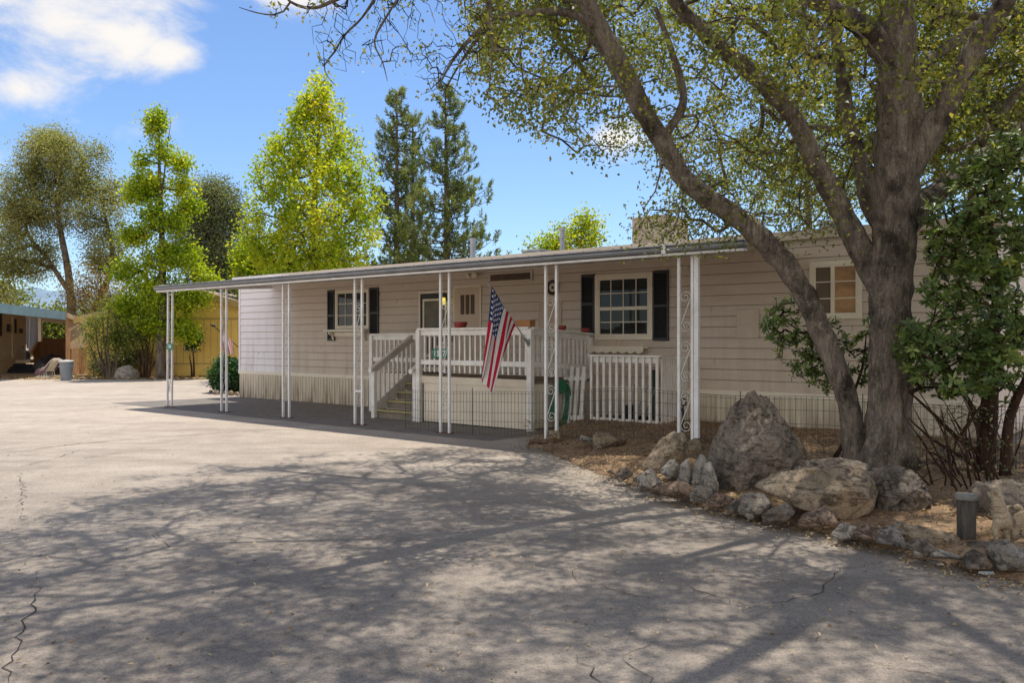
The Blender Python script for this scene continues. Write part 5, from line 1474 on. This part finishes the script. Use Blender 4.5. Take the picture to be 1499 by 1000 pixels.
# --- two pines
def pine_tree(label, px, ytop, prof, Y_, seed, lean=0):
    random.seed(seed)
    b = at(px, 560, Y_); b.z = 0
    o = thing('pine_tree', label, 'tree', b, 0, 'trees beyond the houses')
    top = at(px+lean, ytop, Y_)
    trunk = catmull([tuple(b), tuple(b.lerp(top, .5)), tuple(top)], [.2, .13, .015], .5)
    limbs = [trunk]; tuft = []; tdir = []
    z = 3.5
    while z < top.z-.1:
        f = (top.z-z)/(top.z-3.5); py = CY-(z-H)/Y_*F
        rmax = np.interp(py, [p for p, _ in prof], [r for _, r in prof])*Y_/F
        c_ = b.lerp(top, z/top.z)
        for k in range(5):
            a = random.uniform(0, 2*PI); ln = rmax*random.uniform(.55, 1.08)+.08
            tipp = c_+Vector((ln*math.cos(a), ln*math.sin(a), ln*random.uniform(.05, .42)))
            mid = c_.lerp(tipp, .55)-Vector((0, 0, ln*.10))
            pts, rd = catmull([tuple(c_), tuple(mid), tuple(tipp)], [.03, .02, .007], .3)
            limbs.append((pts, rd))
            nt_ = max(2, int(ln*5.0))
            for q in range(nt_):
                t = .30+.70*(q+random.random())/nt_
                bp_ = pts[min(len(pts)-1, int(t*(len(pts)-1)+.5))]
                sp_ = .22*ln*(1-t*.4)
                tuft.append(bp_+Vector((random.gauss(0, sp_), random.gauss(0, sp_), random.uniform(-.05, .2)))); tdir.append(Vector((math.cos(a)*.5, math.sin(a)*.5, .9)).normalized())
        z += random.uniform(.26, .40)
    limb_mesh(limbs, 'trunk', M['barkgrey'], o, b, 8, .08)
    per = 26
    P_ = np.repeat(np.array([p[:] for p in tuft]), per, 0); D_ = np.repeat(np.array([p[:] for p in tdir]), per, 0)
    P_ = P_+D_*rng.uniform(-.12, .22, (len(P_), 1))
    d = D_*.9+rng.normal(0, .55, D_.shape)
    V, Fc = leaf_arrays(P_, .20, .042, .2, 0, d, .1)
    v = np.clip(np.repeat(rng.uniform(.1, .8, len(tuft)), per)+rng.normal(0, .15, len(P_)), 0, 1)
    mesh_np('crown', V-np.array(b), Fc, pine, o, False, np.repeat(v, 4))
pine_tree('narrow dark pine with open top, left of the two pines behind the roof', 581, 133, [(130, 4), (170, 20), (220, 30), (280, 38), (340, 42), (400, 46)], 40, 11)
pine_tree('taller spire shaped dark pine, right of the two pines behind the roof', 656, 126, [(120, 3), (160, 18), (210, 30), (250, 42), (300, 62), (360, 72), (400, 72)], 38.5, 12, -4)
pine_tree('slim pine stem just behind the left of the two pines', 604, 168, [(160, 5), (220, 16), (300, 24), (400, 30)], 43, 13)
random.seed(21)
# --- yellow green tree over the roof
Y = 40; b = at(835, 560, Y); b.z = 0
att = np.concatenate([ellipsoid(50, pv(860, 345), (.75, .8, 1.1), .1), ellipsoid(40, pv(828, 355), (.8, .8, .9), .1), ellipsoid(30, pv(797, 362), (.8, .8, .6), .1), ellipsoid(12, pv(857, 320), (.25, .3, .4), .1), ellipsoid(30, pv(835, 385), (1.8, .9, .6), .1)])
simple_tree('small_tree', 'yellow green treetop showing above the roof left of the cooler', b, [([tuple(b), pv(838, 450), pv(845, 380), pv(858, 318)], [.16, .13, .08, .02])], att, maple, M['barkgrey'], 24, .22, .15, .11, .012, 'trees beyond the houses')
# --- low bright foliage behind the left end of the house
Y = 38; b = at(395, 560, Y); b.z = 0
att = np.concatenate([ellipsoid(60, pv(400, 392), (1.3, 1, .9), .1), ellipsoid(50, pv(370, 405), (1.0, 1, 1.2), .1), ellipsoid(40, pv(500, 398), (1.6, 1, .5), .1), ellipsoid(40, pv(365, 375), (.6, .8, .8), .1)])
simple_tree('small_tree', 'low lime green tree directly behind the left end of the roof', b, [([tuple(b), pv(395, 480), pv(392, 400)], [.16, .13, .04])], att, lime, M['barkgrey'], 30, .26, .16, .12, .012, 'trees beyond the houses')
# --- pale bushy trees in the gap beside the neighbour porch
for (px, py, Yd, rx_, rz2, n, lab, mm) in ((82, 474, 52, 1.5, .9, 80, 'pale green bushy tree seen through the neighbour porch', shrubm), (0, 436, 60, 1.7, 1.3, 60, 'olive tree behind the neighbour roof at the picture edge', shrubm), (-40, 380, 50, 3, 4, 120, 'tall olive tree cut off by the left edge behind the neighbour house', olive), (180, 470, 60, 3.6, 2.4, 110, 'pale green tree far behind the thicket', shrubm)):
    Y = Yd; b = at(px, 540, Y); b.z = 0
    att = np.concatenate([ellipsoid(n, pv(px, py), (rx_, rx_, rz2), .2), ellipsoid(n//2, pv(px, py+25), (rx_*1.1, rx_, rz2), .2)])
    simple_tree('bushy_tree', lab, b, [([tuple(b), pv(px, (py+545)/2), pv(px, py-8)], [.2, .15, .05])], att, mm, M['barkgrey'], 34, .40, .2, .14, .015, 'trees beyond the houses')
# --- thickets by the road
def shrub(name, label, px, py, Yd, blobs, leafm, barkm, stems, per, sig, ll, lw, group=None, r0=.007):
    global Y
    Y = Yd; b = at(px, py, Y); b.z = 0
    att = np.concatenate([ellipsoid(n, pv(x, y), (rx_*Y/F, rx_*Y/F, rz2*Y/F), .1) for (x, y, rx_, rz2, n) in blobs])
    lim = []
    for (x, y, x0) in stems:
        q0 = at(x0, py, Y); q0.z = 0; q1 = at(x, y, Y+random.uniform(-.5, .5)); mid = q0.lerp(q1, .5)+Vector((random.uniform(-.15, .15), 0, 0))
        lim.append(([tuple(q0), tuple(mid), tuple(q1)], [.045, .035, .015]))
    return simple_tree(name, label, b, lim, att, leafm, barkm, per, sig, ll, lw, r0, group, step=.3, cat='shrub')
shrub('shrub', 'thin grey stemmed leggy shrub beside the neighbour deck', 158, 556, 34.8, [(150, 470, 26, 34, 60), (178, 455, 20, 26, 40), (135, 500, 16, 24, 24), (168, 505, 18, 18, 22)], shrubm, M['barkgrey'], [(140, 470, 157), (150, 440, 160), (162, 430, 162), (172, 450, 164), (180, 460, 167), (130, 500, 155), (158, 480, 158), (148, 500, 153)], 26, .17, .10, .05, 'shrubs across the road', .006)
shrub('shrub', 'dark green red stemmed shrub left of the lime green tree', 212, 553, 34.9, [(200, 485, 28, 24, 80), (222, 470, 20, 18, 40), (180, 495, 16, 18, 34)], shrubm, M['barkred'], [(190, 490, 208), (202, 470, 211), (215, 465, 214), (222, 480, 216), (196, 505, 206), (226, 500, 219)], 34, .18, .10, .06, 'shrubs across the road')
shrub('shrub', 'small rounded clipped shrub on a bare stem against the yellow wall', 283, 552, 35.5, [(281, 497, 11, 14, 40), (286, 490, 8, 8, 16)], hedgem, M['barkred'], [(281, 500, 284), (277, 520, 281)], 36, .11, .08, .05, 'shrubs across the road', .006)
shrub('shrub', 'low dark mixed bushes behind the blue grey boulder', 175, 553, 36.2, [(180, 525, 18, 16, 40), (150, 532, 20, 12, 30), (205, 520, 12, 14, 20)], darkoak, M['barkred'], [(178, 520, 176), (150, 530, 155), (205, 520, 200)], 34, .2, .10, .06, 'shrubs across the road')
# bare bent vine against the yellow house
# clipped hedge by the house corner
Y = 26; b = at(330, 572, 24.8); b.z = 0
att = np.concatenate([ellipsoid(260, tuple(b+Vector((-.05, .5, .48))), (.50, .7, .46), .8), ellipsoid(240, tuple(b+Vector((.5, .6, .46))), (.45, .7, .44), .8), ellipsoid(60, tuple(b+Vector((-.1, .4, .85))), (.3, .4, .12), .5)])
hg = thing('hedge', 'rounded dark green clipped hedge at the left corner of the house', 'hedge', b)
lim = [catmull([tuple(b+Vector((x, .5, 0))), tuple(b+Vector((x*1.2, .5, .5)))], [.03, .015], .15) for x in (-.2, .1, .4, .6)]
limb_mesh(lim, 'stem', M['barkred'], hg, b, 6, .1)
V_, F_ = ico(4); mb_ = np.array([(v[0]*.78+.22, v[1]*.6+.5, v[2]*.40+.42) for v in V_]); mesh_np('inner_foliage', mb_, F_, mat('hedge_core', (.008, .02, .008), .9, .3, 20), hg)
crown_mesh('foliage', att, 30, .07, .075, .045, hedgem, hg, b, np.clip(.3+.5*(att[:, 2]-.6)+.3*(att[:, 0] < b.x-.25), 0, 1))

# ------------------------------------------------------------------ the big oak
ob = Vector((3.95, 9.15, .08))
oak = thing('oak_tree', 'huge grey barked oak with several leaning trunks over the driveway, in front of the house', 'tree', ob)
def q(x, y, Y): return tuple(at(x, y, Y))
def rr(w_px, Y): return w_px/2/F*Y
main = [
 ([(ob.x, ob.y, -.1), q(1300, 668, 9.1), q(1302, 620, 9.1), q(1304, 500, 9.1), q(1306, 400, 9.1), q(1310, 300, 9.05), q(1316, 200, 9.0), q(1316, 130, 8.9), q(1312, 50, 8.8), q(1308, -60, 8.7), q(1290, -220, 8.5), q(1270, -330, 8.4)],
  [.40, .285, .225, .205, .21, .222, .228, .21, .18, .15, .11, .05]),
 ([(3.70, 9.25, -.1), q(1250, 672, 9.3), q(1248, 620, 9.3), q(1232, 560, 9.3), q(1204, 490, 9.25), q(1165, 410, 9.2), q(1125, 360, 9.1), q(1080, 320, 9.05), q(1030, 285, 8.95), q(998, 255, 8.9), q(968, 205, 8.8), q(935, 150, 8.7), q(912, 100, 8.6), q(880, 40, 8.5), q(845, -20, 8.35), q(790, -110, 8.1), q(700, -240, 7.6)],
  [.17, .122, .115, .113, .115, .116, .114, .108, .102, .097, .093, .105, .095, .085, .08, .06, .03]),
 ([q(1290, 420, 9.2), q(1268, 380, 9.2), q(1245, 335, 9.2), q(1222, 290, 9.2), q(1190, 230, 9.15), q(1160, 170, 9.1), q(1125, 130, 9.0), q(1075, 85, 8.9), q(1035, 50, 8.8), q(995, 10, 8.7), q(950, -60, 8.5), q(880, -180, 8.0)],
  [.15, .135, .122, .112, .102, .094, .09, .078, .075, .065, .05, .02]),
 ([q(1300, 350, 9.35), q(1275, 300, 9.5), q(1262, 250, 9.6), q(1240, 160, 9.7), q(1225, 60, 9.8), q(1210, -60, 9.8)], [.11, .10, .09, .075, .06, .03]),
 ([q(1325, 250, 9.0), q(1352, 205, 8.9), q(1378, 165, 8.8), q(1398, 125, 8.7), q(1425, 75, 8.6), q(1460, 20, 8.5), q(1490, -50, 8.4), q(1530, -180, 8.2)], [.16, .15, .125, .11, .105, .095, .08, .03]),
 ([q(1300, 85, 8.85), q(1275, 50, 8.7), q(1250, 30, 8.5), q(1215, 12, 8.3), q(1180, -8, 8.1), q(1110, -60, 7.7), q(1000, -150, 7.0)], [.13, .12, .10, .085, .07, .05, .02]),
 ([q(1338, 110, 9.0), q(1370, 80, 9.1), q(1405, 55, 9.2), q(1445, 25, 9.3), q(1500, -20, 9.4)], [.07, .06, .055, .045, .02]),
 ([q(1325, 330, 9.3), q(1360, 290, 9.6), q(1400, 262, 9.8), q(1450, 225, 10), q(1520, 185, 10.2)], [.14, .12, .11, .09, .06]),
 ([q(1335, 300, 9.2), q(1385, 275, 9.3), q(1420, 240, 9.4), q(1480, 200, 9.4), q(1540, 150, 9.4)], [.09, .08, .075, .06, .03]),
 ([q(968, 205, 8.8), q(1000, 150, 8.9), q(985, 80, 8.9), q(960, 10, 8.8)], [.05, .045, .035, .02]),
 # spreading limbs above the picture, over the driveway
 ([q(1308, -60, 8.7), (3.3, 7.6, 6.6), (2.2, 6.2, 7.2), (.8, 5.0, 7.5), (-.4, 4.2, 7.6)], [.13, .11, .08, .05, .02]),
 ([q(845, -20, 8.35), (-.2, 7.6, 6.3), (-1.4, 6.9, 6.9), (-2.8, 6.2, 7.2)], [.07, .06, .045, .02]),
 ([q(935, 150, 8.7), (.6, 10.0, 5.6), (-.4, 11.2, 6.8), (-1.6, 12.2, 7.9), (-2.6, 12.8, 8.3)], [.08, .07, .055, .035, .015]),
 ([q(1460, 20, 8.5), (5.2, 7.4, 5.8), (5.4, 6.2, 6.6), (5.2, 4.8, 7.0)], [.08, .07, .05, .02]),
 ([(3.3, 7.6, 6.6), (3.4, 6.4, 7.0), (3.5, 5.0, 7.2), (3.0, 3.8, 7.3)], [.07, .06, .04, .02]),
 # limb with bare twigs reaching left
 ([q(880, 40, 8.5), q(830, 18, 8.3), q(775, 18, 8.1), q(735, 24, 8.0), q(700, 45, 7.9), q(668, 80, 7.85), q(650, 110, 7.8), q(640, 130, 7.8)], [.05, .04, .034, .028, .022, .016, .01, .006]),
 ([q(735, 24, 8.0), q(700, 55, 8.1), q(672, 95, 8.2), q(655, 125, 8.2), q(648, 140, 8.2)], [.018, .016, .012, .008, .004]),
 ([q(700, -40, 8.0), q(600, -30, 7.9), q(510, -8, 7.8), q(460, 11, 7.7), q(425, 2, 7.6), q(408, -20, 7.5)], [.03, .025, .02, .016, .012, .006]),
 ([q(425, 2, 7.6), q(415, 16, 7.6), q(400, 21, 7.6), q(376, 18, 7.6), q(350, 10, 7.6)], [.010, .009, .008, .006, .003]),
 ([q(560, -20, 7.9), q(530, 25, 7.9), q(505, 50, 7.9), q(490, 75, 7.9), q(475, 95, 7.9), q(480, 112, 7.9), q(492, 125, 7.9)], [.014, .012, .010, .009, .007, .005, .003]),
 ([q(600, -30, 7.9), q(565, 25, 7.8), q(548, 60, 7.8), q(560, 90, 7.8), q(567, 118, 7.8)], [.014, .012, .009, .006, .003]),
]
limbs = [catmull(p, r, .13) for p, r in main]
limb_mesh([catmull(p, r, .055) for p, r in main], 'trunk', M['bark'], oak, ob, 40, .20, 4.2)
mb = MB(-ob)          # pruning scars
for (x, y, Yv, r_) in ((1282, 124, 8.62, .045), (1290, 195, 8.70, .035)):
    c_ = at(x, y, Yv); mb.tube([tuple(c_+Vector((r_*math.cos(a), -.012, r_*math.sin(a)*1.05))) for a in [2*PI*k/20 for k in range(21)]], r_*.42, 8, cap=False)
mb.build('pruning_scar', M['barkgrey'], oak, smooth=True)
# attractors: leaves
att = []; want = 3900
sunx, suny = .137, .267
while len(att) < want:
    p = np.array([random.uniform(-4.2, 8.6), random.uniform(3.2, 14.6), random.uniform(3.6, 9.4)])
    dx, dy = p[0]-2.4, p[1]-8.8
    rad = math.hypot(dx/6.6, dy/5.8)
    if rad > 1: continue
    topz = 9.6-2.3*rad**2
    if p[2] > topz: continue
    px = CX+p[0]/p[1]*F; py = CY-(p[2]-H)/p[1]*F
    dens = .75
    if 0 <= px and py > -15:       # inside the picture: follow the visible outline
        if px < 690: continue
        low = np.interp(px, [690, 720, 760, 800, 840, 880, 920, 950, 985, 1040, 1100, 1160, 1210, 1270, 1330, 1400, 1500, 1700], [60, 150, 195, 205, 210, 235, 215, 200, 310, 335, 335, 330, 335, 330, 250, 280, 330, 400])
        low += 26*mnoise.noise(Vector((px*.02, 3.1, 0)))
        if py > low: continue
        dens = np.interp(px, [700, 900, 1100, 1499], [.52, .42, .78, 1.15])*np.interp(py, [0, 200, 330], [1, .8, .5])*1.6
        if p[1] < 8.5: dens *= (.10 if p[1] < 6.6 else .32)
    else:
        if p[2] < 5.9: continue
        dens = .95
    # clumps and gaps
    cl_n = mnoise.noise(Vector(p)*.85)+.5*mnoise.noise(Vector(p)*1.9+Vector((5, 1, 2)))
    if cl_n < -.02: dens *= (.10 if py > -15 else .07)
    # keep the far left ground shadow edge where the photo has it
    gx, gy = p[0]-sunx*p[2], p[1]-suny*p[2]
    lim_x = np.interp(gy, [2.0, 5.5, 7.2, 10.2, 11.6, 12.4], [-4.2, -4.3, -4.2, -4.2, -3.4, -2.3])
    if gx < lim_x or gy > 12.5+.25*max(0, gx): continue
    if .6 < gx < 3.4 and 8.3 < gy < 11: dens *= .3
    elif gx > .8 and 6.2 < gy < 9: dens *= .32
    if random.random() < dens*.62: att.append(p)
att = np.array(att)
nd, pr, tp, nl = grow(limbs, att, .22, .32, .02, .25)
branch_mesh('branches', nd, pr, tp, nl, M['bark'], oak, ob, .0052, .48, 5, .06)
vc = np.clip(.42+.42*np.array([mnoise.noise(Vector(p)*.9+Vector((3, 0, 0))) for p in att])+rng.normal(0, .12, len(att)), 0, 1)
crown_mesh('crown', att, 58, .120, .060, .036, M['oakleaf'], oak, ob, vc, .5, .15, .85)
# hanging sprays in front of the sky under the left limb + bare twigs
tw = []
for (x0, y0, x1, y1, n, Ya, Yb) in ((450, -10, 720, 110, 330, 7.5, 8.5), (600, 60, 700, 165, 110, 7.7, 8.3), (455, 55, 490, 110, 26, 7.8, 8.0), (690, 20, 770, 120, 70, 7.9, 8.6), (395, 0, 455, 30, 24, 7.5, 7.7), (545, 40, 580, 115, 26, 7.7, 7.9)):
    for _ in range(n):
        x = random.uniform(x0, x1); y = random.uniform(y0, y1)
        if y > np.interp(x, [440, 480, 560, 600, 650, 700, 760], [70, 100, 95, 110, 165, 140, 130])+random.uniform(-8, 8): continue
        tw.append(at(x, y, random.uniform(Ya, Yb))[:])
tw = np.array(tw)
nd2, pr2, tp2, nl2 = grow(limbs[15:], tw, .09, .17, -.05, -.35)
branch_mesh('bare_twigs', nd2, pr2, tp2, nl2, M['twig'], oak, ob, .0017, .42, 4, .02)
few = tw[rng.choice(len(tw), 70, replace=False)]
crown_mesh('sparse_leaves', few, 7, .06, .045, .024, M['oakleaf'], oak, ob, rng.uniform(.5, 1, 70))
hang = []
for _ in range(240):
    x = random.uniform(955, 1250); y = random.uniform(200, 345)
    hang.append(at(x, y, random.uniform(8.7, 10.2))[:])
for _ in range(60):
    hang.append(at(random.uniform(925, 1080), random.uniform(300, 358), random.uniform(8.8, 9.6))[:])
hang = np.array(hang)
nd3, pr3, tp3, nl3 = grow(limbs[1:4], hang, .15, .3, 0, -.2)
branch_mesh('sprigs', nd3, pr3, tp3, nl3, M['bark'], oak, ob, .003, .45, 4, .02)
crown_mesh('sprig_leaves', hang, 15, .11, .05, .027, M['oakleaf'], oak, ob, np.clip(rng.normal(.35, .2, len(hang)), 0, 1), .4, .2)

# ------------------------------------------------------------------ broad leaved shrubs near the oak
def whorls(name, centres, dirs, m, parent, origin, nl_=9, ll=.125, lw=.042):
    c = np.repeat(centres, nl_, 0); D_ = np.repeat(dirs, nl_, 0)
    n = len(c); a = np.tile(np.arange(nl_)*2*PI/nl_, len(centres))+rng.uniform(0, .6, n)
    up = np.where(np.abs(D_[:, 2:3]) > .9, np.array([[1., 0, 0]]), np.array([[0, 0, 1.]]))
    s = np.cross(D_, up); s /= np.linalg.norm(s, axis=1, keepdims=True); u = np.cross(s, D_)
    rad = s*np.cos(a)[:, None]+u*np.sin(a)[:, None]
    tilt = rng.uniform(-.25, .65, (n, 1))
    d = rad+D_*tilt; d /= np.linalg.norm(d, axis=1, keepdims=True)
    nn = D_-d*(D_*d).sum(1, keepdims=True); nn /= np.linalg.norm(nn, axis=1, keepdims=True); sd = np.cross(d, nn)
    l = ll*rng.uniform(.6, 1.2, (n, 1)); w_ = lw*rng.uniform(.75, 1.2, (n, 1)); c = c+D_*rng.uniform(-.03, .015, (n, 1))
    r1a = c+d*l*.35+sd*w_*.45+nn*w_*.12; r1b = c+d*l*.35-sd*w_*.45+nn*w_*.12
    r2a = c+d*l*.70+sd*w_*.42-nn*l*.02; r2b = c+d*l*.70-sd*w_*.42-nn*l*.02
    t = c+d*l-nn*l*.12; b_ = c+d*l*.02
    m1 = c+d*l*.35-nn*w_*.03; m2 = c+d*l*.70-nn*l*.05
    V = np.stack([b_, r1a, r2a, t, r2b, r1b, m1, m2], 1).reshape(-1, 3)-np.array(origin)
    k = (np.arange(n)*8)[:, None]
    Fc = np.concatenate([k+np.array([[0, 1, 6, 6]]), k+np.array([[0, 6, 5, 5]]), k+np.array([[1, 2, 7, 6]]), k+np.array([[6, 7, 4, 5]]), k+np.array([[2, 3, 7, 7]]), k+np.array([[7, 3, 4, 4]])], 0)
    tri = np.concatenate([k+np.array([[0, 1, 6]]), k+np.array([[0, 6, 5]]), k+np.array([[1, 2, 7]]), k+np.array([[1, 7, 6]]), k+np.array([[6, 7, 4]]), k+np.array([[6, 4, 5]]), k+np.array([[2, 3, 7]]), k+np.array([[7, 3, 4]])], 0)
    v = np.clip(np.repeat(rng.beta(2, 2.2, len(centres)), nl_)*.8+rng.normal(.05, .12, n), 0, 1)
    return mesh_np(name, V, tri, m, parent, True, np.repeat(v, 8))
def broad_shrub(label, base, stems, blobs, nlf, ll, lw, Yr, barkm, group=None, ncl=None):
    base = Vector(base); o = thing('broadleaf_shrub', label, 'shrub', base, 0, group)
    lim = [catmull(p, r, .15) for p, r in stems]
    limb_mesh(lim, 'trunk', barkm, o, base, 9, .15)
    A_ = []
    for (x, y, rx_, ry_, n) in blobs:
        for _ in range(int(n*1.5)):
            a = random.uniform(0, 2*PI); k_ = math.sqrt(random.random())
            A_.append(at(x+rx_*k_*math.cos(a), y+ry_*k_*math.sin(a), random.uniform(*Yr))[:])
    A_ = np.array(A_)
    nd, pr, tp, nl = grow(lim, A_, .14, .25, 0, .3)
    branch_mesh('branches', nd, pr, tp, nl, barkm, o, base, .0035, .45, 4, .02)
    D_ = rng.normal(0, .45, A_.shape)+np.array([-.15, -.35, .75]); D_ /= np.linalg.norm(D_, axis=1, keepdims=True)
    whorls('crown', A_, D_, rhodo, o, base, nlf, ll*.66, lw*.74)
    return o
bs = gnd(1448, 700, .15)
broad_shrub('big glossy leaved shrub filling the right edge beside the oak trunk', (bs.x, bs.y+.1, .1),
  [([(bs.x, bs.y+.1, .05), q(1448, 600, 8.9), q(1452, 520, 8.9), q(1460, 430, 8.9), q(1450, 340, 8.9), q(1440, 260, 8.9)], [.10, .085, .06, .05, .035, .015]),
   ([(bs.x+.15, bs.y, .05), q(1478, 610, 8.6), q(1500, 560, 8.4), q(1530, 480, 8.3)], [.06, .05, .04, .02]),
   ([q(1445, 672, 8.9), q(1400, 640, 8.7), q(1365, 605, 8.6), q(1332, 575, 8.5)], [.03, .024, .017, .008]),
   ([q(1440, 690, 8.8), q(1400, 665, 8.6), q(1360, 640, 8.5), q(1330, 612, 8.4)], [.028, .02, .014, .006]),
   ([q(1440, 660, 8.9), q(1425, 600, 8.8), q(1400, 560, 8.7), q(1380, 520, 8.6)], [.035, .028, .02, .01]),
   ([q(1398, 728, 7.9), q(1392, 690, 8.1), q(1385, 640, 8.3), q(1378, 600, 8.4)], [.018, .015, .011, .006]),
   ([q(1405, 640, 8.6), q(1440, 590, 8.5), q(1480, 560, 8.3)], [.02, .015, .008]),
   ([q(1460, 430, 8.9), q(1410, 380, 8.7), q(1370, 340, 8.6)], [.03, .02, .01])],
  [(1395, 520, 75, 62, 165), (1470, 520, 55, 70, 120), (1340, 500, 38, 28, 40), (1420, 420, 70, 45, 95), (1450, 340, 62, 62, 120), (1480, 250, 48, 58, 95), (1400, 360, 52, 40, 60), (1430, 270, 45, 40, 40), (1378, 320, 35, 30, 26), (1490, 430, 30, 60, 40)], 9, .135, .044, (7.9, 9.2), M['barkred'])
broad_shrub('sprouting glossy leaved branches between the leaning oak trunk and the house wall', (3.62, 9.75, .15),
  [([(3.62, 9.75, .1), q(1245, 620, 9.8), q(1225, 540, 9.9), q(1190, 500, 10), q(1150, 470, 10.0)], [.03, .026, .02, .014, .006]),
   ([q(1240, 600, 9.8), q(1262, 540, 9.8), q(1268, 490, 9.8)], [.018, .014, .006])],
  [(1160, 470, 42, 40, 52), (1180, 520, 45, 38, 50), (1205, 550, 24, 24, 16), (1262, 515, 24, 48, 34), (1135, 480, 18, 22, 14), (1215, 500, 30, 34, 24)], 8, .11, .034, (9.7, 10.2), M['barkred'])
# thin leafless undergrowth below the shrub
bs2 = gnd(1400, 715, .15)
us = thing('bare_shrub', 'tangle of thin dark bare stems under the glossy shrub', 'shrub', bs2)
lim = []
for k in range(26):
    x0 = random.uniform(1360, 1490); b0 = gnd(x0, random.uniform(690, 725), .15); 
    x1 = x0+random.uniform(-85, 40); y1 = random.uniform(560, 690)
    e0 = at(x1, y1, b0.y+random.uniform(-.4, .3)); md = b0.lerp(e0, .5)+Vector((random.uniform(-.08, .08), 0, random.uniform(0, .1)))
    lim.append(catmull([tuple(b0), tuple(md), tuple(e0)], [.010, .008, .003], .12))
limb_mesh(lim, 'stem', M['barkred'], us, bs2, 5, .1)
A_ = np.array([at(random.uniform(1340, 1490), random.uniform(590, 715), random.uniform(7.8, 8.8))[:] for _ in range(170)])
nd, pr, tp, nl = grow(lim, A_, .12, .35, 0, .2)
branch_mesh('branches', nd, pr, tp, nl, M['barkred'], us, bs2, .0022, .4, 4, .01)
crown_mesh('leaves', A_[:70], 5, .06, .04, .02, darkoak, us, bs2)

# --- trees behind the house on the right (fill the gaps under the oak crown)
Y = 25
for (px, py, Yd, rx_, rz2, n, lab, mm) in ((1180, 250, 31, 3.2, 2.6, 150, 'sunlit yellow green tree behind the roof between the oak trunks', shrubm), (1420, 180, 27, 3.4, 3.4, 190, 'bushy green tree behind the house right of the oak trunk', shrubm), (1560, 330, 23, 2.6, 3.4, 140, 'green tree behind the right end of the house', olive), (1500, 520, 16.5, 1.3, 1.5, 90, 'sunlit yellow shrub behind the right corner of the house', russet)):
    Y = Yd; b = at(px, 560, Y); b.z = 0
    att = ellipsoid(n, pv(px, py), (rx_, rx_*.8, rz2), .2)
    simple_tree('background_tree', lab, b, [([tuple(b), pv(px+6, (py+545)/2), pv(px, py)], [.2, .15, .07])], att, mm, M['barkgrey'], 36, .36, .13, .085, .014, 'trees behind the right end of the house')

# ------------------------------------------------------------------ fallen leaves
def litter(name, n, sampler, size, m):
    P_ = []
    while len(P_) < n:
        p = sampler()
        if p is not None: P_.append(p)
    P_ = np.array(P_)
    d = rng.normal(0, 1, (n, 3)); d[:, 2] *= .15
    d /= np.linalg.norm(d, axis=1, keepdims=True)
    V, Fc = leaf_arrays(P_, size, size*.5, 3.0, 0, d, .2)
    o = mesh_np(name, V, Fc, m, None, False, np.repeat(rng.uniform(0, 1, n), 4)); tag(o, kind='stuff'); return o
def s_bed():
    x = random.uniform(.2, 9); y = random.uniform(5.4, 14.5)
    p = Vector((x, y, 0))
    if not in_bed(x, y): return None
    t = (p-P0).dot(N)
    if t < .1 and x < 6.8: return None
    if x > y*.68: return None
    return (x, y, bed_h(p)+.012)
litter('fallen_leaves', 13000, s_bed, .040, M['litter'])
def s_road():
    y = 3.7+abs(random.gauss(0, 4.2)); x = random.uniform(-.62*y, .62*y)
    if in_bed(x, y) and x > -.5: return None
    return (x, y, .006) if y < 16 else None
litter('scattered_leaves', 480, s_road, .032, M['litter'])
def s_edge():
    k = random.randint(0, len(edge)-2); p = edge[k].lerp(edge[k+1], random.random())
    return (p.x+random.gauss(-.05, .13), p.y+random.gauss(-.06, .12), .012)
litter('edge_litter', 1500, s_edge, .034, M['litter'])
def s_far():
    x = random.uniform(-24, -9); y = random.uniform(33.4, 36.5); return (x, y, .02)
litter('verge_litter', 2500, s_far, .12, M['litter'])
def s_awn():
    s = random.uniform(1.5, 12); t = random.uniform(.1, 3.4); p = W(s, t); return (p.x, p.y, .008)
litter('awning_litter', 260, s_awn, .04, M['litter'])
# bare soil strip across the road
sheet('verge_strip', [(-14, 33.9), (-9, 34.1), (-5, 33.6), (-5, 38), (-26, 38), (-26, 34.6)], .003, M['verge'])
